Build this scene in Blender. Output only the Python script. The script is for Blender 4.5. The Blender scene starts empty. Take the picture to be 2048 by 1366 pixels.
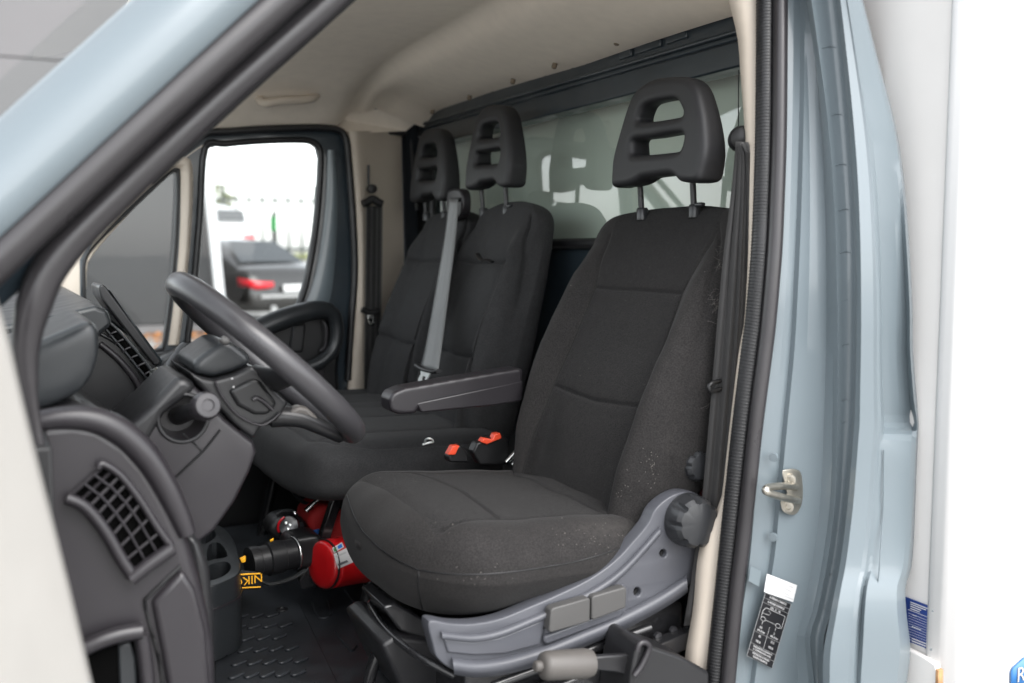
import bpy, bmesh, math, random
import numpy as np
from mathutils import Vector, Matrix
random.seed(4); np.random.seed(4)
scn = bpy.context.scene
COL = scn.collection
# ------------------------------------------------------------------ camera
F = 1991.0; YAW = math.radians(27.4); PITCH = math.atan(186 / F)
CAM = np.array([-1.25, -2.16, 1.38])
DV = np.array([math.sin(YAW) * math.cos(PITCH), math.cos(YAW) * math.cos(PITCH), -math.sin(PITCH)])
RV = np.array([math.cos(YAW), -math.sin(YAW), 0.0]); UV = np.cross(RV, DV)
cd = bpy.data.cameras.new('camera'); cam = bpy.data.objects.new('camera', cd); COL.objects.link(cam)
cam.matrix_world = Matrix(((RV[0], UV[0], -DV[0], CAM[0]), (RV[1], UV[1], -DV[1], CAM[1]), (RV[2], UV[2], -DV[2], CAM[2]), (0, 0, 0, 1)))
cd.sensor_width = 36; cd.lens = F / 2048 * 36; cd.clip_start = .05; cd.clip_end = 2000
cd.dof.use_dof = True; cd.dof.focus_distance = 1.98; cd.dof.aperture_fstop = 2.6
scn.camera = cam
# ------------------------------------------------------------------ light
SUN_AZ = math.radians(168); SUN_EL = math.radians(50)
w = bpy.data.worlds.new('World'); scn.world = w; w.use_nodes = True
nt = w.node_tree; bg = nt.nodes['Background']
sky = nt.nodes.new('ShaderNodeTexSky'); sky.sky_type = 'NISHITA'; sky.sun_disc = False
sky.sun_elevation = SUN_EL; sky.sun_rotation = SUN_AZ; sky.air_density = 1.0; sky.dust_density = 1.5
hs = nt.nodes.new('ShaderNodeHueSaturation'); hs.inputs['Saturation'].default_value = .16
nt.links.new(sky.outputs[0], hs.inputs['Color']); nt.links.new(hs.outputs[0], bg.inputs['Color'])
bg.inputs['Strength'].default_value = .15
sl = bpy.data.lights.new('sun', 'SUN'); sl.energy = .7; sl.angle = math.radians(50); sl.color = (1, .97, .93)
so = bpy.data.objects.new('sun', sl); COL.objects.link(so)
sdir = Vector((math.sin(SUN_AZ) * math.cos(SUN_EL), math.cos(SUN_AZ) * math.cos(SUN_EL), math.sin(SUN_EL)))
so.rotation_euler = sdir.to_track_quat('Z', 'Y').to_euler(); so.location = (0, -6, 8)
scn.view_settings.view_transform = 'Standard'; scn.view_settings.look = 'None'
scn.view_settings.exposure = 1.95; scn.view_settings.gamma = 1.0
scn.render.engine = 'CYCLES'
scn.cycles.max_bounces = 10; scn.cycles.transparent_max_bounces = 12; scn.cycles.diffuse_bounces = 6

# ------------------------------------------------------------------ pixel rays (2048x1366 photo pixels)
def ray(x, y): return DV + RV * (x - 1024) / F + UV * (683 - y) / F
def on(x, y, X=None, Y=None, Z=None):
    v = ray(x, y)
    t = (X - CAM[0]) / v[0] if X is not None else (Y - CAM[1]) / v[1] if Y is not None else (Z - CAM[2]) / v[2]
    return Vector(CAM + v * t)
# ------------------------------------------------------------------ materials
M = {}
def mat(name, col, rough=.5, metal=0., bump=None, var=0., vscale=8., coat=0., sheen=0., spec=.5, rvar=0., trans=0., weave=None, specks=0., grain=0., wear=()):
    m = bpy.data.materials.new(name); m.use_nodes = True; n = m.node_tree; b = n.nodes['Principled BSDF']; L = n.links
    b.inputs['Base Color'].default_value = (*col, 1); b.inputs['Roughness'].default_value = rough
    b.inputs['Metallic'].default_value = metal; b.inputs['Coat Weight'].default_value = coat
    b.inputs['Coat Roughness'].default_value = .12; b.inputs['Sheen Weight'].default_value = sheen
    b.inputs['Specular IOR Level'].default_value = spec; b.inputs['Transmission Weight'].default_value = trans
    tc = n.nodes.new('ShaderNodeTexCoord')
    colout = None
    if var:
        t = n.nodes.new('ShaderNodeTexNoise'); t.inputs['Scale'].default_value = vscale; t.inputs['Detail'].default_value = 5
        L.new(tc.outputs['Object'], t.inputs['Vector'])
        r = n.nodes.new('ShaderNodeMapRange'); r.inputs['From Min'].default_value = .3; r.inputs['From Max'].default_value = .7
        r.inputs['To Min'].default_value = 1 - var; r.inputs['To Max'].default_value = 1 + var
        L.new(t.outputs[0], r.inputs['Value'])
        mx = n.nodes.new('ShaderNodeVectorMath'); mx.operation = 'SCALE'; mx.inputs[0].default_value = col
        L.new(r.outputs[0], mx.inputs['Scale']); colout = mx.outputs[0]
    if grain:
        t = n.nodes.new('ShaderNodeTexNoise'); t.inputs['Scale'].default_value = 420; t.inputs['Detail'].default_value = 2
        L.new(tc.outputs['Object'], t.inputs['Vector'])
        r = n.nodes.new('ShaderNodeMapRange'); r.inputs['From Min'].default_value = .35; r.inputs['From Max'].default_value = .65
        r.inputs['To Min'].default_value = 1 - grain; r.inputs['To Max'].default_value = 1 + grain
        L.new(t.outputs[0], r.inputs['Value'])
        mx = n.nodes.new('ShaderNodeVectorMath'); mx.operation = 'SCALE'; L.new(colout, mx.inputs[0]); L.new(r.outputs[0], mx.inputs['Scale']); colout = mx.outputs[0]
    for wc_, wr_ in wear:      # rubbed, pilled cloth
        d = n.nodes.new('ShaderNodeVectorMath'); d.operation = 'SUBTRACT'; d.inputs[1].default_value = wc_; L.new(tc.outputs['Object'], d.inputs[0])
        dv_ = n.nodes.new('ShaderNodeVectorMath'); dv_.operation = 'DIVIDE'; dv_.inputs[1].default_value = wr_; L.new(d.outputs[0], dv_.inputs[0])
        ln = n.nodes.new('ShaderNodeVectorMath'); ln.operation = 'LENGTH'; L.new(dv_.outputs[0], ln.inputs[0])
        t = n.nodes.new('ShaderNodeTexNoise'); t.inputs['Scale'].default_value = 90; t.inputs['Detail'].default_value = 8; t.inputs['Roughness'].default_value = .75; L.new(tc.outputs['Object'], t.inputs['Vector'])
        ad = n.nodes.new('ShaderNodeMath'); ad.operation = 'MULTIPLY_ADD'; ad.inputs[1].default_value = 3.2; L.new(t.outputs[0], ad.inputs[0]); 
        ng = n.nodes.new('ShaderNodeMath'); ng.operation = 'SUBTRACT'; ng.inputs[0].default_value = -.75; L.new(ln.outputs['Value'], ng.inputs[1]); L.new(ng.outputs[0], ad.inputs[2])
        cl = n.nodes.new('ShaderNodeClamp'); L.new(ad.outputs[0], cl.inputs[0])
        mm = n.nodes.new('ShaderNodeMix'); mm.data_type = 'RGBA'; mm.inputs['B'].default_value = (.03, .0275, .026, 1); L.new(colout, mm.inputs['A']); L.new(cl.outputs[0], mm.inputs['Factor']); colout = mm.outputs['Result']
    if specks:
        v = n.nodes.new('ShaderNodeTexVoronoi'); v.inputs['Scale'].default_value = 130; L.new(tc.outputs['Object'], v.inputs['Vector'])
        lt = n.nodes.new('ShaderNodeMath'); lt.operation = 'LESS_THAN'; lt.inputs[1].default_value = .13
        L.new(v.outputs['Distance'], lt.inputs[0])
        t2 = n.nodes.new('ShaderNodeTexNoise'); t2.inputs['Scale'].default_value = 9; L.new(tc.outputs['Object'], t2.inputs['Vector'])
        g = n.nodes.new('ShaderNodeMath'); g.operation = 'GREATER_THAN'; g.inputs[1].default_value = specks; L.new(t2.outputs[0], g.inputs[0])
        sc = n.nodes.new('ShaderNodeSeparateColor'); L.new(v.outputs['Color'], sc.inputs[0])
        g3 = n.nodes.new('ShaderNodeMath'); g3.operation = 'GREATER_THAN'; g3.inputs[1].default_value = .78; L.new(sc.outputs[0], g3.inputs[0])
        g2 = n.nodes.new('ShaderNodeMath'); g2.operation = 'MULTIPLY'; L.new(lt.outputs[0], g2.inputs[0]); L.new(g.outputs[0], g2.inputs[1])
        g4 = n.nodes.new('ShaderNodeMath'); g4.operation = 'MULTIPLY'; L.new(g2.outputs[0], g4.inputs[0]); L.new(g3.outputs[0], g4.inputs[1])
        mm = n.nodes.new('ShaderNodeMix'); mm.data_type = 'RGBA'; mm.inputs['B'].default_value = (.22, .2, .18, 1)
        L.new(g4.outputs[0], mm.inputs['Factor'])
        if colout: L.new(colout, mm.inputs['A'])
        else: mm.inputs['A'].default_value = (*col, 1)
        colout = mm.outputs['Result']
    if colout: L.new(colout, b.inputs['Base Color'])
    if rvar:
        t = n.nodes.new('ShaderNodeTexNoise'); t.inputs['Scale'].default_value = 14; t.inputs['Detail'].default_value = 6
        L.new(tc.outputs['Object'], t.inputs['Vector'])
        r = n.nodes.new('ShaderNodeMapRange'); r.inputs['From Min'].default_value = .3; r.inputs['From Max'].default_value = .7
        r.inputs['To Min'].default_value = rough - rvar; r.inputs['To Max'].default_value = rough + rvar
        L.new(t.outputs[0], r.inputs['Value']); L.new(r.outputs[0], b.inputs['Roughness'])
    if bump:
        t = n.nodes.new('ShaderNodeTexNoise'); t.inputs['Scale'].default_value = bump[0]; t.inputs['Detail'].default_value = 3
        L.new(tc.outputs['Object'], t.inputs['Vector'])
        bp = n.nodes.new('ShaderNodeBump'); bp.inputs['Strength'].default_value = bump[1]; bp.inputs['Distance'].default_value = bump[2] if len(bump) > 2 else .001
        h = t.outputs[0]
        if weave:
            w1 = n.nodes.new('ShaderNodeTexWave'); w1.inputs['Scale'].default_value = weave; w1.bands_direction = 'DIAGONAL'; L.new(tc.outputs['Object'], w1.inputs['Vector'])
            ad = n.nodes.new('ShaderNodeMath'); ad.operation = 'ADD'; L.new(h, ad.inputs[0]); L.new(w1.outputs[1], ad.inputs[1]); h = ad.outputs[0]
        L.new(h, bp.inputs['Height']); L.new(bp.outputs[0], b.inputs['Normal'])
    M[name] = m; return m
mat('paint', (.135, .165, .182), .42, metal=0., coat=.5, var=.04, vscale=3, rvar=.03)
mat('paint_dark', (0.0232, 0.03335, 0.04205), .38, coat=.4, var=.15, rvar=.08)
mat('cream', (.58, .51, .43), .55, bump=(500, .12), var=.03, rvar=.05)
mat('headlining', (0.8362, 0.75145, 0.64975), .85, bump=(420, .12), var=.03, vscale=30)
mat('rubber', (0.0116, 0.0116, 0.01276), 0.42, bump=(220, .12), rvar=.08)
mat('shade_black', (.002, .002, .002), 1.0, spec=.05)  # near-black that paints the shade inside dash hollows
mat('seal_matt', (.012, .014, .017), .9, spec=.1)
mat('wheel', (0.04045, 0.0391, 0.04225), 0.32, bump=(700, .15, .0005), var=.05, rvar=.05)
mat('rubber_grey', (0.02842, 0.02639, 0.02842), 0.34, rvar=.08)
mat('plastic', (0.01438, 0.01438, 0.01574), 0.36, bump=(700, .2, .0006), var=.06, rvar=.06)
mat('plastic_mid', (0.02239, 0.02019, 0.02314), 0.36, bump=(700, .2, .0006), var=.05, rvar=.06)
mat('plastic_blue', (0.02105, 0.02345, 0.02584), 0.33, bump=(600, .2, .0006), var=.05, rvar=.06)
mat('plastic_black', (0.0087, 0.0087, 0.00942), .42, rvar=.08)
mat('plastic_grey', (0.0691, 0.07156, 0.08267), .42, bump=(900, .12, .0005), var=.04, rvar=.04)
mat('lever_grey', (0.06525, 0.06351, 0.06177), .55, bump=(900, .15, .0005), var=.08)
mat('brake_grip', (0.08135, 0.07465, 0.0689), .5, bump=(600, .15, .0005), var=.06)
mat('knob_grey', (0.02552, 0.02668, 0.029), 0.3, rvar=.04)
mat('foam', (0.01508, 0.01508, 0.01682), 0.55, bump=(600, .15, .0006), var=.05)
mat('fabric', (0.01583, 0.01462, 0.01462), .92, bump=(850, .7, .0012), var=.12, vscale=60, sheen=.04, weave=420, specks=.62, spec=.25, grain=.6)
mat('fabric_bolster', (0.01523, 0.01392, 0.01363), .85, bump=(1000, .45, .001), var=.1, vscale=25, sheen=.05, specks=.66, spec=.3, grain=.45, wear=(((-.33, -.73, .895), (.11, .04, .03)), ((-.19, -.71, 1.02), (.035, .05, .10))))
mat('fabric_mid', (0.02839, 0.02839, 0.02936), .9, bump=(850, .6, .0012), var=.1, vscale=40, sheen=.04, spec=.25, grain=.25)
mat('belt', (0.01885, 0.01812, 0.01812), .6, bump=(600, .4, .0008), var=.1, vscale=40, sheen=.2)
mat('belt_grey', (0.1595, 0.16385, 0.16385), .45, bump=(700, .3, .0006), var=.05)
mat('chrome', (.75, .76, .74), .25, metal=1.0, rvar=.06)
mat('zinc', (.5, .47, .41), .38, metal=1.0, var=.15, vscale=60, rvar=.1)
mat('steel_black', (0.0174, 0.0174, 0.01885), .22, coat=.4, rvar=.06)
mat('steel_dark', (0.029, 0.029, 0.0319), .3, rvar=.05)
mat('orange', (0.725, 0.0725, 0.029), .4)
mat('flat_white', (.75, .78, .76), .5)
mat('red', (0.522, 0.0087, 0.0116), .3, coat=.5, var=.05)
mat('red_cloth', (0.4785, 0.0174, 0.0174), .7, bump=(120, .4, .003))
mat('blue_cloth', (.02, .17, .6), .5)
mat('label_white', (.6, .6, .6), .5)
mat('label_clear', (.14, .17, .185), .45)
mat('label_black', (.012, .012, .014), .4)
mat('lint', (.13, .12, .11), .9)
mat('clip_tan', (.2, .155, .11), .6)
mat('door_cream', (.40, .385, .36), .55, bump=(500, .12), var=.03, rvar=.05)
mat('print_light', (.4, .4, .4), .5)
mat('print_grey', (.45, .45, .45), .5)
mat('print_dark', (.12, .12, .13), .5)
mat('plate_blue', (.012, .04, .2), .4)
mat('logo_blue', (.03, .16, .42), .4)
mat('logo_tan', (.45, .42, .4), .5)
mat('strap_yellow', (1.0875, 0.522, 0.0145), .55)
mat('strap', (0.0174, 0.01885, 0.01957), .8, bump=(400, .3))
mat('box_white', (.70, .695, .69), .35, coat=.2, var=.015, vscale=2)
mat('box_cream', (.74, .715, .69), .4, var=.02)
mat('wood', (.4, .22, .1), .7, var=.3, vscale=40)
mat('mat_rubber', (0.02465, 0.02755, 0.0319), .5, bump=(160, .25, .001), var=.35, vscale=14, rvar=.1)
mat('wall_dark', (.02, .021, .0225), .5, var=.06, vscale=.6, rvar=.06)
mat('wall_grey', (.12, .117, .12), .5, var=.04, vscale=.5)
mat('pale_concrete', (.27, .265, .255), .85, bump=(60, .5, .01), var=.2, vscale=3)  # concrete ground, set pale to bounce light up into the cab
mat('grass', (.16, .17, .05), .9, var=.3, vscale=2)
mat('car_black', (.012, .011, .010), .25, coat=.8)
mat('car_white', (.5, .51, .52), .3, coat=.6)
mat('car_glass', (.02, .025, .028), .08, coat=.5)
mat('tail_red', (.6, .01, .02), .2, coat=.5)
mat('tyre', (.015, .015, .015), .8)
mat('alloy', (.5, .5, .5), .35, metal=.8)
mat('leaf_orange', (.3, .12, .03), .8, var=.3)
mat('leaf_green', (.07, .085, .012), .7, var=.3, vscale=3)
mat('fence_green', (.03, .04, .034), .6)
mat('green', (.02, .2, .05), .6)
def glass_mat(name, tint, refl=.08, gz=1.0):
    m = bpy.data.materials.new(name); m.use_nodes = True; n = m.node_tree; n.nodes.clear(); L = n.links
    o = n.nodes.new('ShaderNodeOutputMaterial'); mx = n.nodes.new('ShaderNodeMixShader'); tr = n.nodes.new('ShaderNodeBsdfTransparent')
    gl = n.nodes.new('ShaderNodeBsdfGlossy'); lw = n.nodes.new('ShaderNodeLayerWeight')
    pw = n.nodes.new('ShaderNodeMath'); pw.operation = 'POWER'; pw.inputs[1].default_value = 5; L.new(lw.outputs['Facing'], pw.inputs[0])
    f0 = refl; fr = n.nodes.new('ShaderNodeMath'); fr.operation = 'MULTIPLY_ADD'; fr.inputs[1].default_value = (1 - f0) * gz; fr.inputs[2].default_value = f0; L.new(pw.outputs[0], fr.inputs[0])
    gl.inputs['Roughness'].default_value = .0; tr.inputs['Color'].default_value = (*tint, 1)
    L.new(fr.outputs[0], mx.inputs[0]); L.new(tr.outputs[0], mx.inputs[1]); L.new(gl.outputs[0], mx.inputs[2]); L.new(mx.outputs[0], o.inputs[0]); M[name] = m
glass_mat('glass', (.93, .96, .95), .03); glass_mat('glass_screen', (.93, .96, .95), .02, .12); glass_mat('glass_rear', (.84, .93, .88), .13)

# ------------------------------------------------------------------ object helpers
def link(o, parent=None, kind=None, label=None):
    COL.objects.link(o)
    if parent is not None:
        o.parent = parent; o.matrix_parent_inverse = parent_world(parent).inverted()
    if kind: o['kind'] = kind
    if label: o['label'] = label
    return o
WLOC = {}
def parent_world(p): return Matrix.Translation(WLOC.get(p.name, Vector((0, 0, 0))))
def thing(name, label, cat, loc=(0, 0, 0), group=None):
    o = bpy.data.objects.new(name, None); COL.objects.link(o); o.empty_display_size = .1
    o.location = loc; WLOC[o.name] = Vector(loc); o['label'] = label; o['category'] = cat
    if group: o['group'] = group
    return o
def tag(o, label, cat, group=None):
    o['label'] = label; o['category'] = cat
    if group: o['group'] = group
    return o
def mk(name, verts, faces, m, parent=None, smooth=True, angle=None, bevel=0, bseg=2, kind=None, label=None, sub=0, solid=0):
    me = bpy.data.meshes.new(name); me.from_pydata([tuple(v) for v in verts], [], [tuple(f) for f in faces]); me.update()
    bm = bmesh.new(); bm.from_mesh(me); bmesh.ops.remove_doubles(bm, verts=bm.verts, dist=1e-6); bmesh.ops.recalc_face_normals(bm, faces=bm.faces); bm.to_mesh(me); bm.free()
    return fin(name, me, m, parent, smooth, bevel, bseg, kind, label, sub, solid, angle)
def fin(name, me, m, parent=None, smooth=True, bevel=0, bseg=2, kind=None, label=None, sub=0, solid=0, angle=None):
    ms = m if isinstance(m, (list, tuple)) else [m]
    if not me.materials:
        for q in ms: me.materials.append(M[q])
    o = bpy.data.objects.new(name, me)
    if solid:
        s = o.modifiers.new('s', 'SOLIDIFY'); s.thickness = solid; s.offset = 0
    if bevel:
        b = o.modifiers.new('b', 'BEVEL'); b.width = bevel; b.segments = bseg; b.limit_method = 'ANGLE'; b.angle_limit = math.radians(35)
    if sub:
        s = o.modifiers.new('sub', 'SUBSURF'); s.levels = sub; s.render_levels = sub
    if smooth:
        for p in me.polygons: p.use_smooth = True
        if bevel or angle:
            me.set_sharp_from_angle(angle=math.radians(angle or 40))
    return link(o, parent, kind, label)
def V(*a): return Vector(a)
def prism(name, pts, vec, m, parent=None, bevel=.003, bseg=2, **k):
    n = len(pts); vec = Vector(vec)
    vs = [Vector(p) for p in pts] + [Vector(p) + vec for p in pts]
    fs = [tuple(range(n)), tuple(range(2 * n - 1, n - 1, -1))] + [(i, (i + 1) % n, n + (i + 1) % n, n + i) for i in range(n)]
    return mk(name, vs, fs, m, parent, bevel=bevel, bseg=bseg, **k)
def px3(pl, **plane): return [on(x, y, **plane) for x, y in pl]
def crom(pts, n=8, closed=False):
    P = [Vector(p) for p in pts]; N = len(P); out = []
    rng = range(N) if closed else range(N - 1)
    for i in rng:
        if closed: a, b, c, d = P[i - 1], P[i], P[(i + 1) % N], P[(i + 2) % N]
        else: a, b, c, d = P[max(i - 1, 0)], P[i], P[i + 1], P[min(i + 2, N - 1)]
        for k in range(n):
            t = k / n
            out.append(.5 * ((2 * b) + (c - a) * t + (2 * a - 5 * b + 4 * c - d) * t * t + (3 * b - a - 3 * c + d) * t ** 3))
    if not closed: out.append(P[-1].copy())
    return out
def resample(pts, n):
    P = np.array([tuple(p) for p in pts], float); s = np.r_[0, np.cumsum(np.linalg.norm(np.diff(P, axis=0), axis=1))]
    t = np.linspace(0, s[-1], n); return np.stack([np.interp(t, s, P[:, i]) for i in range(P.shape[1])], 1)
def ppx(name, pl, vec, m, parent=None, curve=0, bevel=.003, bseg=2, plane=None, **k):
    pts = px3(pl, **plane)
    if curve: pts = crom(pts, curve, True)
    return prism(name, pts, vec, m, parent, bevel, bseg, **k)
def tube(name, pts, r, m, parent=None, n=12, sm=6, closed=False, flat=1.0, ref=(0, 0, 1), **k):
    C = crom(pts, sm, closed) if sm else [Vector(p) for p in pts]
    N = len(C); rs = r if isinstance(r, (list, tuple)) else [r] * 2
    rs = np.interp(np.linspace(0, 1, N), np.linspace(0, 1, len(rs)), rs)
    vs, fs = [], []; up = Vector(ref)
    for i, c in enumerate(C):
        if closed: t = C[(i + 1) % N] - C[i - 1]
        else: t = C[min(i + 1, N - 1)] - C[max(i - 1, 0)]
        t.normalize(); a = t.cross(up)
        if a.length < 1e-4: a = t.cross(Vector((1, 0, .01)))
        a.normalize(); b = a.cross(t); up = b if sm != -1 else up
        for j in range(n):
            th = 2 * math.pi * j / n
            vs.append(c + a * math.cos(th) * rs[i] + b * math.sin(th) * rs[i] * flat)
    for i in range(N if closed else N - 1):
        for j in range(n):
            i2 = (i + 1) % N
            fs.append((i * n + j, i * n + (j + 1) % n, i2 * n + (j + 1) % n, i2 * n + j))
    if not closed: fs += [tuple(range(n)), tuple(range(N * n - 1, (N - 1) * n - 1, -1))]
    return mk(name, vs, fs, m, parent, angle=60, **k)
def lathe(name, o, ax, prof, m, parent=None, n=32, flute=None, **k):
    o = Vector(o); ax = Vector(ax).normalized(); a = ax.orthogonal().normalized(); b = ax.cross(a)
    vs, fs = [], []
    for t, r in prof:
        for j in range(n):
            th = 2 * math.pi * j / n; rr = r * (flute(th, t) if flute else 1)
            vs.append(o + ax * t + (a * math.cos(th) + b * math.sin(th)) * rr)
    P = len(prof)
    for i in range(P - 1):
        for j in range(n): fs.append((i * n + j, i * n + (j + 1) % n, (i + 1) * n + (j + 1) % n, (i + 1) * n + j))
    fs += [tuple(range(n)), tuple(range(P * n - 1, (P - 1) * n - 1, -1))]
    return mk(name, vs, fs, m, parent, angle=k.pop('angle', 35), **k)
def sheet(name, cols, m, parent=None, n=24, solid=0, sm=4, **k):
    G = [resample(crom(c, sm), n) for c in cols]; vs = [Vector(p) for g in G for p in g]; fs = []
    for i in range(len(G) - 1):
        for j in range(n - 1): fs.append((i * n + j, i * n + j + 1, (i + 1) * n + j + 1, (i + 1) * n + j))
    return mk(name, vs, fs, m, parent, solid=solid, **k)
def box(name, c, s, m, parent=None, bevel=.004, rot=None, **k):
    x, y, z = s[0] / 2, s[1] / 2, s[2] / 2
    vs = [Vector(q) for q in ((-x, -y, -z), (x, -y, -z), (x, y, -z), (-x, y, -z), (-x, -y, z), (x, -y, z), (x, y, z), (-x, y, z))]
    if rot is not None: vs = [rot @ q for q in vs]
    vs = [q + Vector(c) for q in vs]
    return mk(name, vs, [(0, 1, 2, 3), (4, 5, 6, 7), (0, 1, 5, 4), (1, 2, 6, 5), (2, 3, 7, 6), (3, 0, 4, 7)], m, parent, bevel=bevel, **k)
def bake(o):
    dg = bpy.context.evaluated_depsgraph_get(); me = bpy.data.meshes.new_from_object(o.evaluated_get(dg)); return me
def curve_mesh(splines, depth, bev, res=6):
    """flat 2-D closed outlines (first outer, rest holes) -> mesh of a plate in local xy, thickness along z"""
    cu = bpy.data.curves.new('c', 'CURVE'); cu.dimensions = '2D'; cu.fill_mode = 'BOTH'; cu.extrude = max(depth / 2 - bev, .0001); cu.bevel_depth = bev; cu.bevel_resolution = 2; cu.offset = -bev
    for s in splines:
        sp = cu.splines.new('POLY'); sp.points.add(len(s) - 1); sp.use_cyclic_u = True
        for p, q in zip(sp.points, s): p.co = (q[0], q[1], 0, 1)
    o = bpy.data.objects.new('c', cu); COL.objects.link(o); bpy.context.view_layer.update()
    me = bake(o); bpy.data.objects.remove(o); bpy.data.curves.remove(cu); return me
def plate(name, outer, holes, plane, depth, m, parent=None, bev=.002, curve=4, hcurve=4, shift=0, **k):
    """plate from photo outlines on plane X=c or Y=c; thickness runs from the plane away from the camera"""
    ax = 'X' if 'X' in plane else 'Y'
    def two(pl, cv):
        pts = px3(pl, **plane); pts = crom(pts, cv, True) if cv else pts
        return [((p.y if ax == 'X' else p.x), p.z) for p in pts]
    me = curve_mesh([two(outer, curve)] + [two(h, hcurve) for h in holes], depth, bev)
    c = plane[ax] + depth / 2 + shift
    for v in me.vertices:
        a, b, z = v.co
        v.co = (c + z, a, b) if ax == 'X' else (a, c + z, b)
    me.materials.clear(); bm = bmesh.new(); bm.from_mesh(me); bmesh.ops.remove_doubles(bm, verts=bm.verts, dist=1e-5); bmesh.ops.recalc_face_normals(bm, faces=bm.faces); bm.to_mesh(me); bm.free()
    return fin(name, me, m, parent, angle=40, **k)
def soften(o, vox=.005, it=8, fac=.5):
    """turn a hard-edged solid into a moulded one: voxel remesh and smooth, applied"""
    r = o.modifiers.new('r', 'REMESH'); r.mode = 'VOXEL'; r.voxel_size = vox; r.use_smooth_shade = True
    s = o.modifiers.new('sm', 'SMOOTH'); s.iterations = it; s.factor = fac
    bpy.context.view_layer.update(); me = bake(o); o.modifiers.clear(); old = o.data; mm = [q for q in old.materials]; o.data = me
    if not me.materials:
        for q in mm: me.materials.append(q)
    for p in me.polygons: p.use_smooth = True
    return o
def text(name, s, size, O, ex, ey, m, parent, align='CENTER', depth=.0004):
    cu = bpy.data.curves.new('t', 'FONT'); cu.body = s; cu.size = size; cu.align_x = align; cu.align_y = 'CENTER'; cu.extrude = depth
    o = bpy.data.objects.new('t', cu); COL.objects.link(o); bpy.context.view_layer.update(); me = bake(o); bpy.data.objects.remove(o); bpy.data.curves.remove(cu)
    ex = Vector(ex); ey = Vector(ey); ez = ex.cross(ey).normalized()
    for v in me.vertices: v.co = Vector(O) + ex * v.co.x + ey * v.co.y + ez * v.co.z
    me.materials.clear(); return fin(name, me, m, parent, smooth=False)

def upholstery(name, ms, O, S, T, N, t0, t1, wf, tf, front, seams, cap0, cap1, parent, nu=220, nv=180, e=3.2, es=2.6, en=4.5, center=None, groove=.0045, puff=.006, wrinkle=0., n0=0., label=None, tuck=0.):
    """closed padded body lofted along T; half-width wf(t), thickness tf(t); seams are real grooves"""
    S, T, N, O = (np.array(q, float) for q in (S, T, N, O))
    ph = np.linspace(-1, 1, nv); ts = []
    L = t1 - t0; tm = np.linspace(0, 1, nv)
    a0, a1 = cap0 * 1.3, cap1 * 1.3; tot = a0 + (L - cap0 - cap1) + a1; d = tm * tot
    rows = []
    for q in d:
        if q < a0: x = math.cos(q / a0 * math.pi / 2); t = t0 + cap0 - cap0 * x
        elif q > tot - a1: x = math.cos((tot - q) / a1 * math.pi / 2); t = t1 - cap1 + cap1 * x
        else: x = 0; t = t0 + cap0 + (q - a0)
        x = min(x, .9995); rows.append((t, (1 - x ** es) ** (1 / es), (1 - x ** en) ** (1 / en)))
    G = np.zeros((nv, nu, 3)); ST = np.zeros((nv, nu, 2)); FR = np.zeros((nv, nu))
    th = np.linspace(0, 2 * np.pi, 1601)
    c, s_ = np.cos(th), np.sin(th); cs = np.sign(c) * np.abs(c) ** (2 / e); sn = np.sign(s_) * np.abs(s_) ** (2 / e)
    for i, (t, ks, kn) in enumerate(rows):
        W, K = wf(t), tf(t) / 2; s = W * ks * cs; n = K * kn * sn
        wt = np.where(sn > -.3, 1., .35); ds = np.hypot(np.diff(s), np.diff(n)) * (wt[1:] + wt[:-1]) / 2; l = np.r_[0, np.cumsum(ds)]
        q = np.linspace(0, l[-1], nu + 1)[:-1]; s = np.interp(q, l, s); n = np.interp(q, l, n); f = np.clip(n / (K * kn + 1e-9), 0, 1)
        s = s * (1 - tuck * np.clip(-n / (K * kn + 1e-9), 0, 1))
        n = n + front(s / W, t) * np.clip(f * 2, 0, 1) * kn + n0
        G[i] = O + s[:, None] * S + t * T + n[:, None] * N; ST[i, :, 0] = s; ST[i, :, 1] = t; FR[i] = f
    du = np.roll(G, -1, 1) - np.roll(G, 1, 1); dv = np.gradient(G, axis=0); nr = np.cross(du, dv); nr /= np.linalg.norm(nr, axis=2, keepdims=True) + 1e-12
    ctr = G.mean(1, keepdims=True)
    if np.sum(nr * (G - ctr)) < 0: nr = -nr
    D = np.full((nv, nu), 1e3)
    for sm in seams:
        P = np.array(sm, float)
        for a, b in zip(P[:-1], P[1:]):
            ab = b - a; t = np.clip(((ST - a) @ ab) / (ab @ ab), 0, 1); D = np.minimum(D, np.linalg.norm(ST - (a + t[..., None] * ab), axis=2))
    disp = -(groove * np.exp(-(D / .0035) ** 2) + puff * np.exp(-D / .02)) * np.clip(FR * 3, 0, 1)
    if wrinkle:
        r = np.random.RandomState(7)
        for _ in range(14):
            kx, ky, p = r.normal(0, 26), r.normal(0, 26), r.rand() * 6.28
            disp += wrinkle / 6 * np.sin(ST[..., 0] * kx + ST[..., 1] * ky + p)
    G = G + nr * disp[..., None]
    vs = G.reshape(-1, 3).tolist(); fs = []; mi = []
    for i in range(nv - 1):
        for j in range(nu):
            j2 = (j + 1) % nu; fs.append((i * nu + j, i * nu + j2, (i + 1) * nu + j2, (i + 1) * nu + j))
            mi.append(1 if center and FR[i, j] > .2 and center(ST[i, j, 0], ST[i, j, 1]) else 0)
    fs += [tuple(range(nu)), tuple(range(nv * nu - 1, (nv - 1) * nu - 1, -1))]; mi += [0, 0]
    me = bpy.data.meshes.new(name); me.from_pydata(vs, [], fs); me.update()
    for q in ms: me.materials.append(M[q])
    me.polygons.foreach_set('material_index', mi)
    bm = bmesh.new(); bm.from_mesh(me); bmesh.ops.recalc_face_normals(bm, faces=bm.faces); bm.to_mesh(me); bm.free()
    return fin(name, me, ms, parent, label=label)

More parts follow.
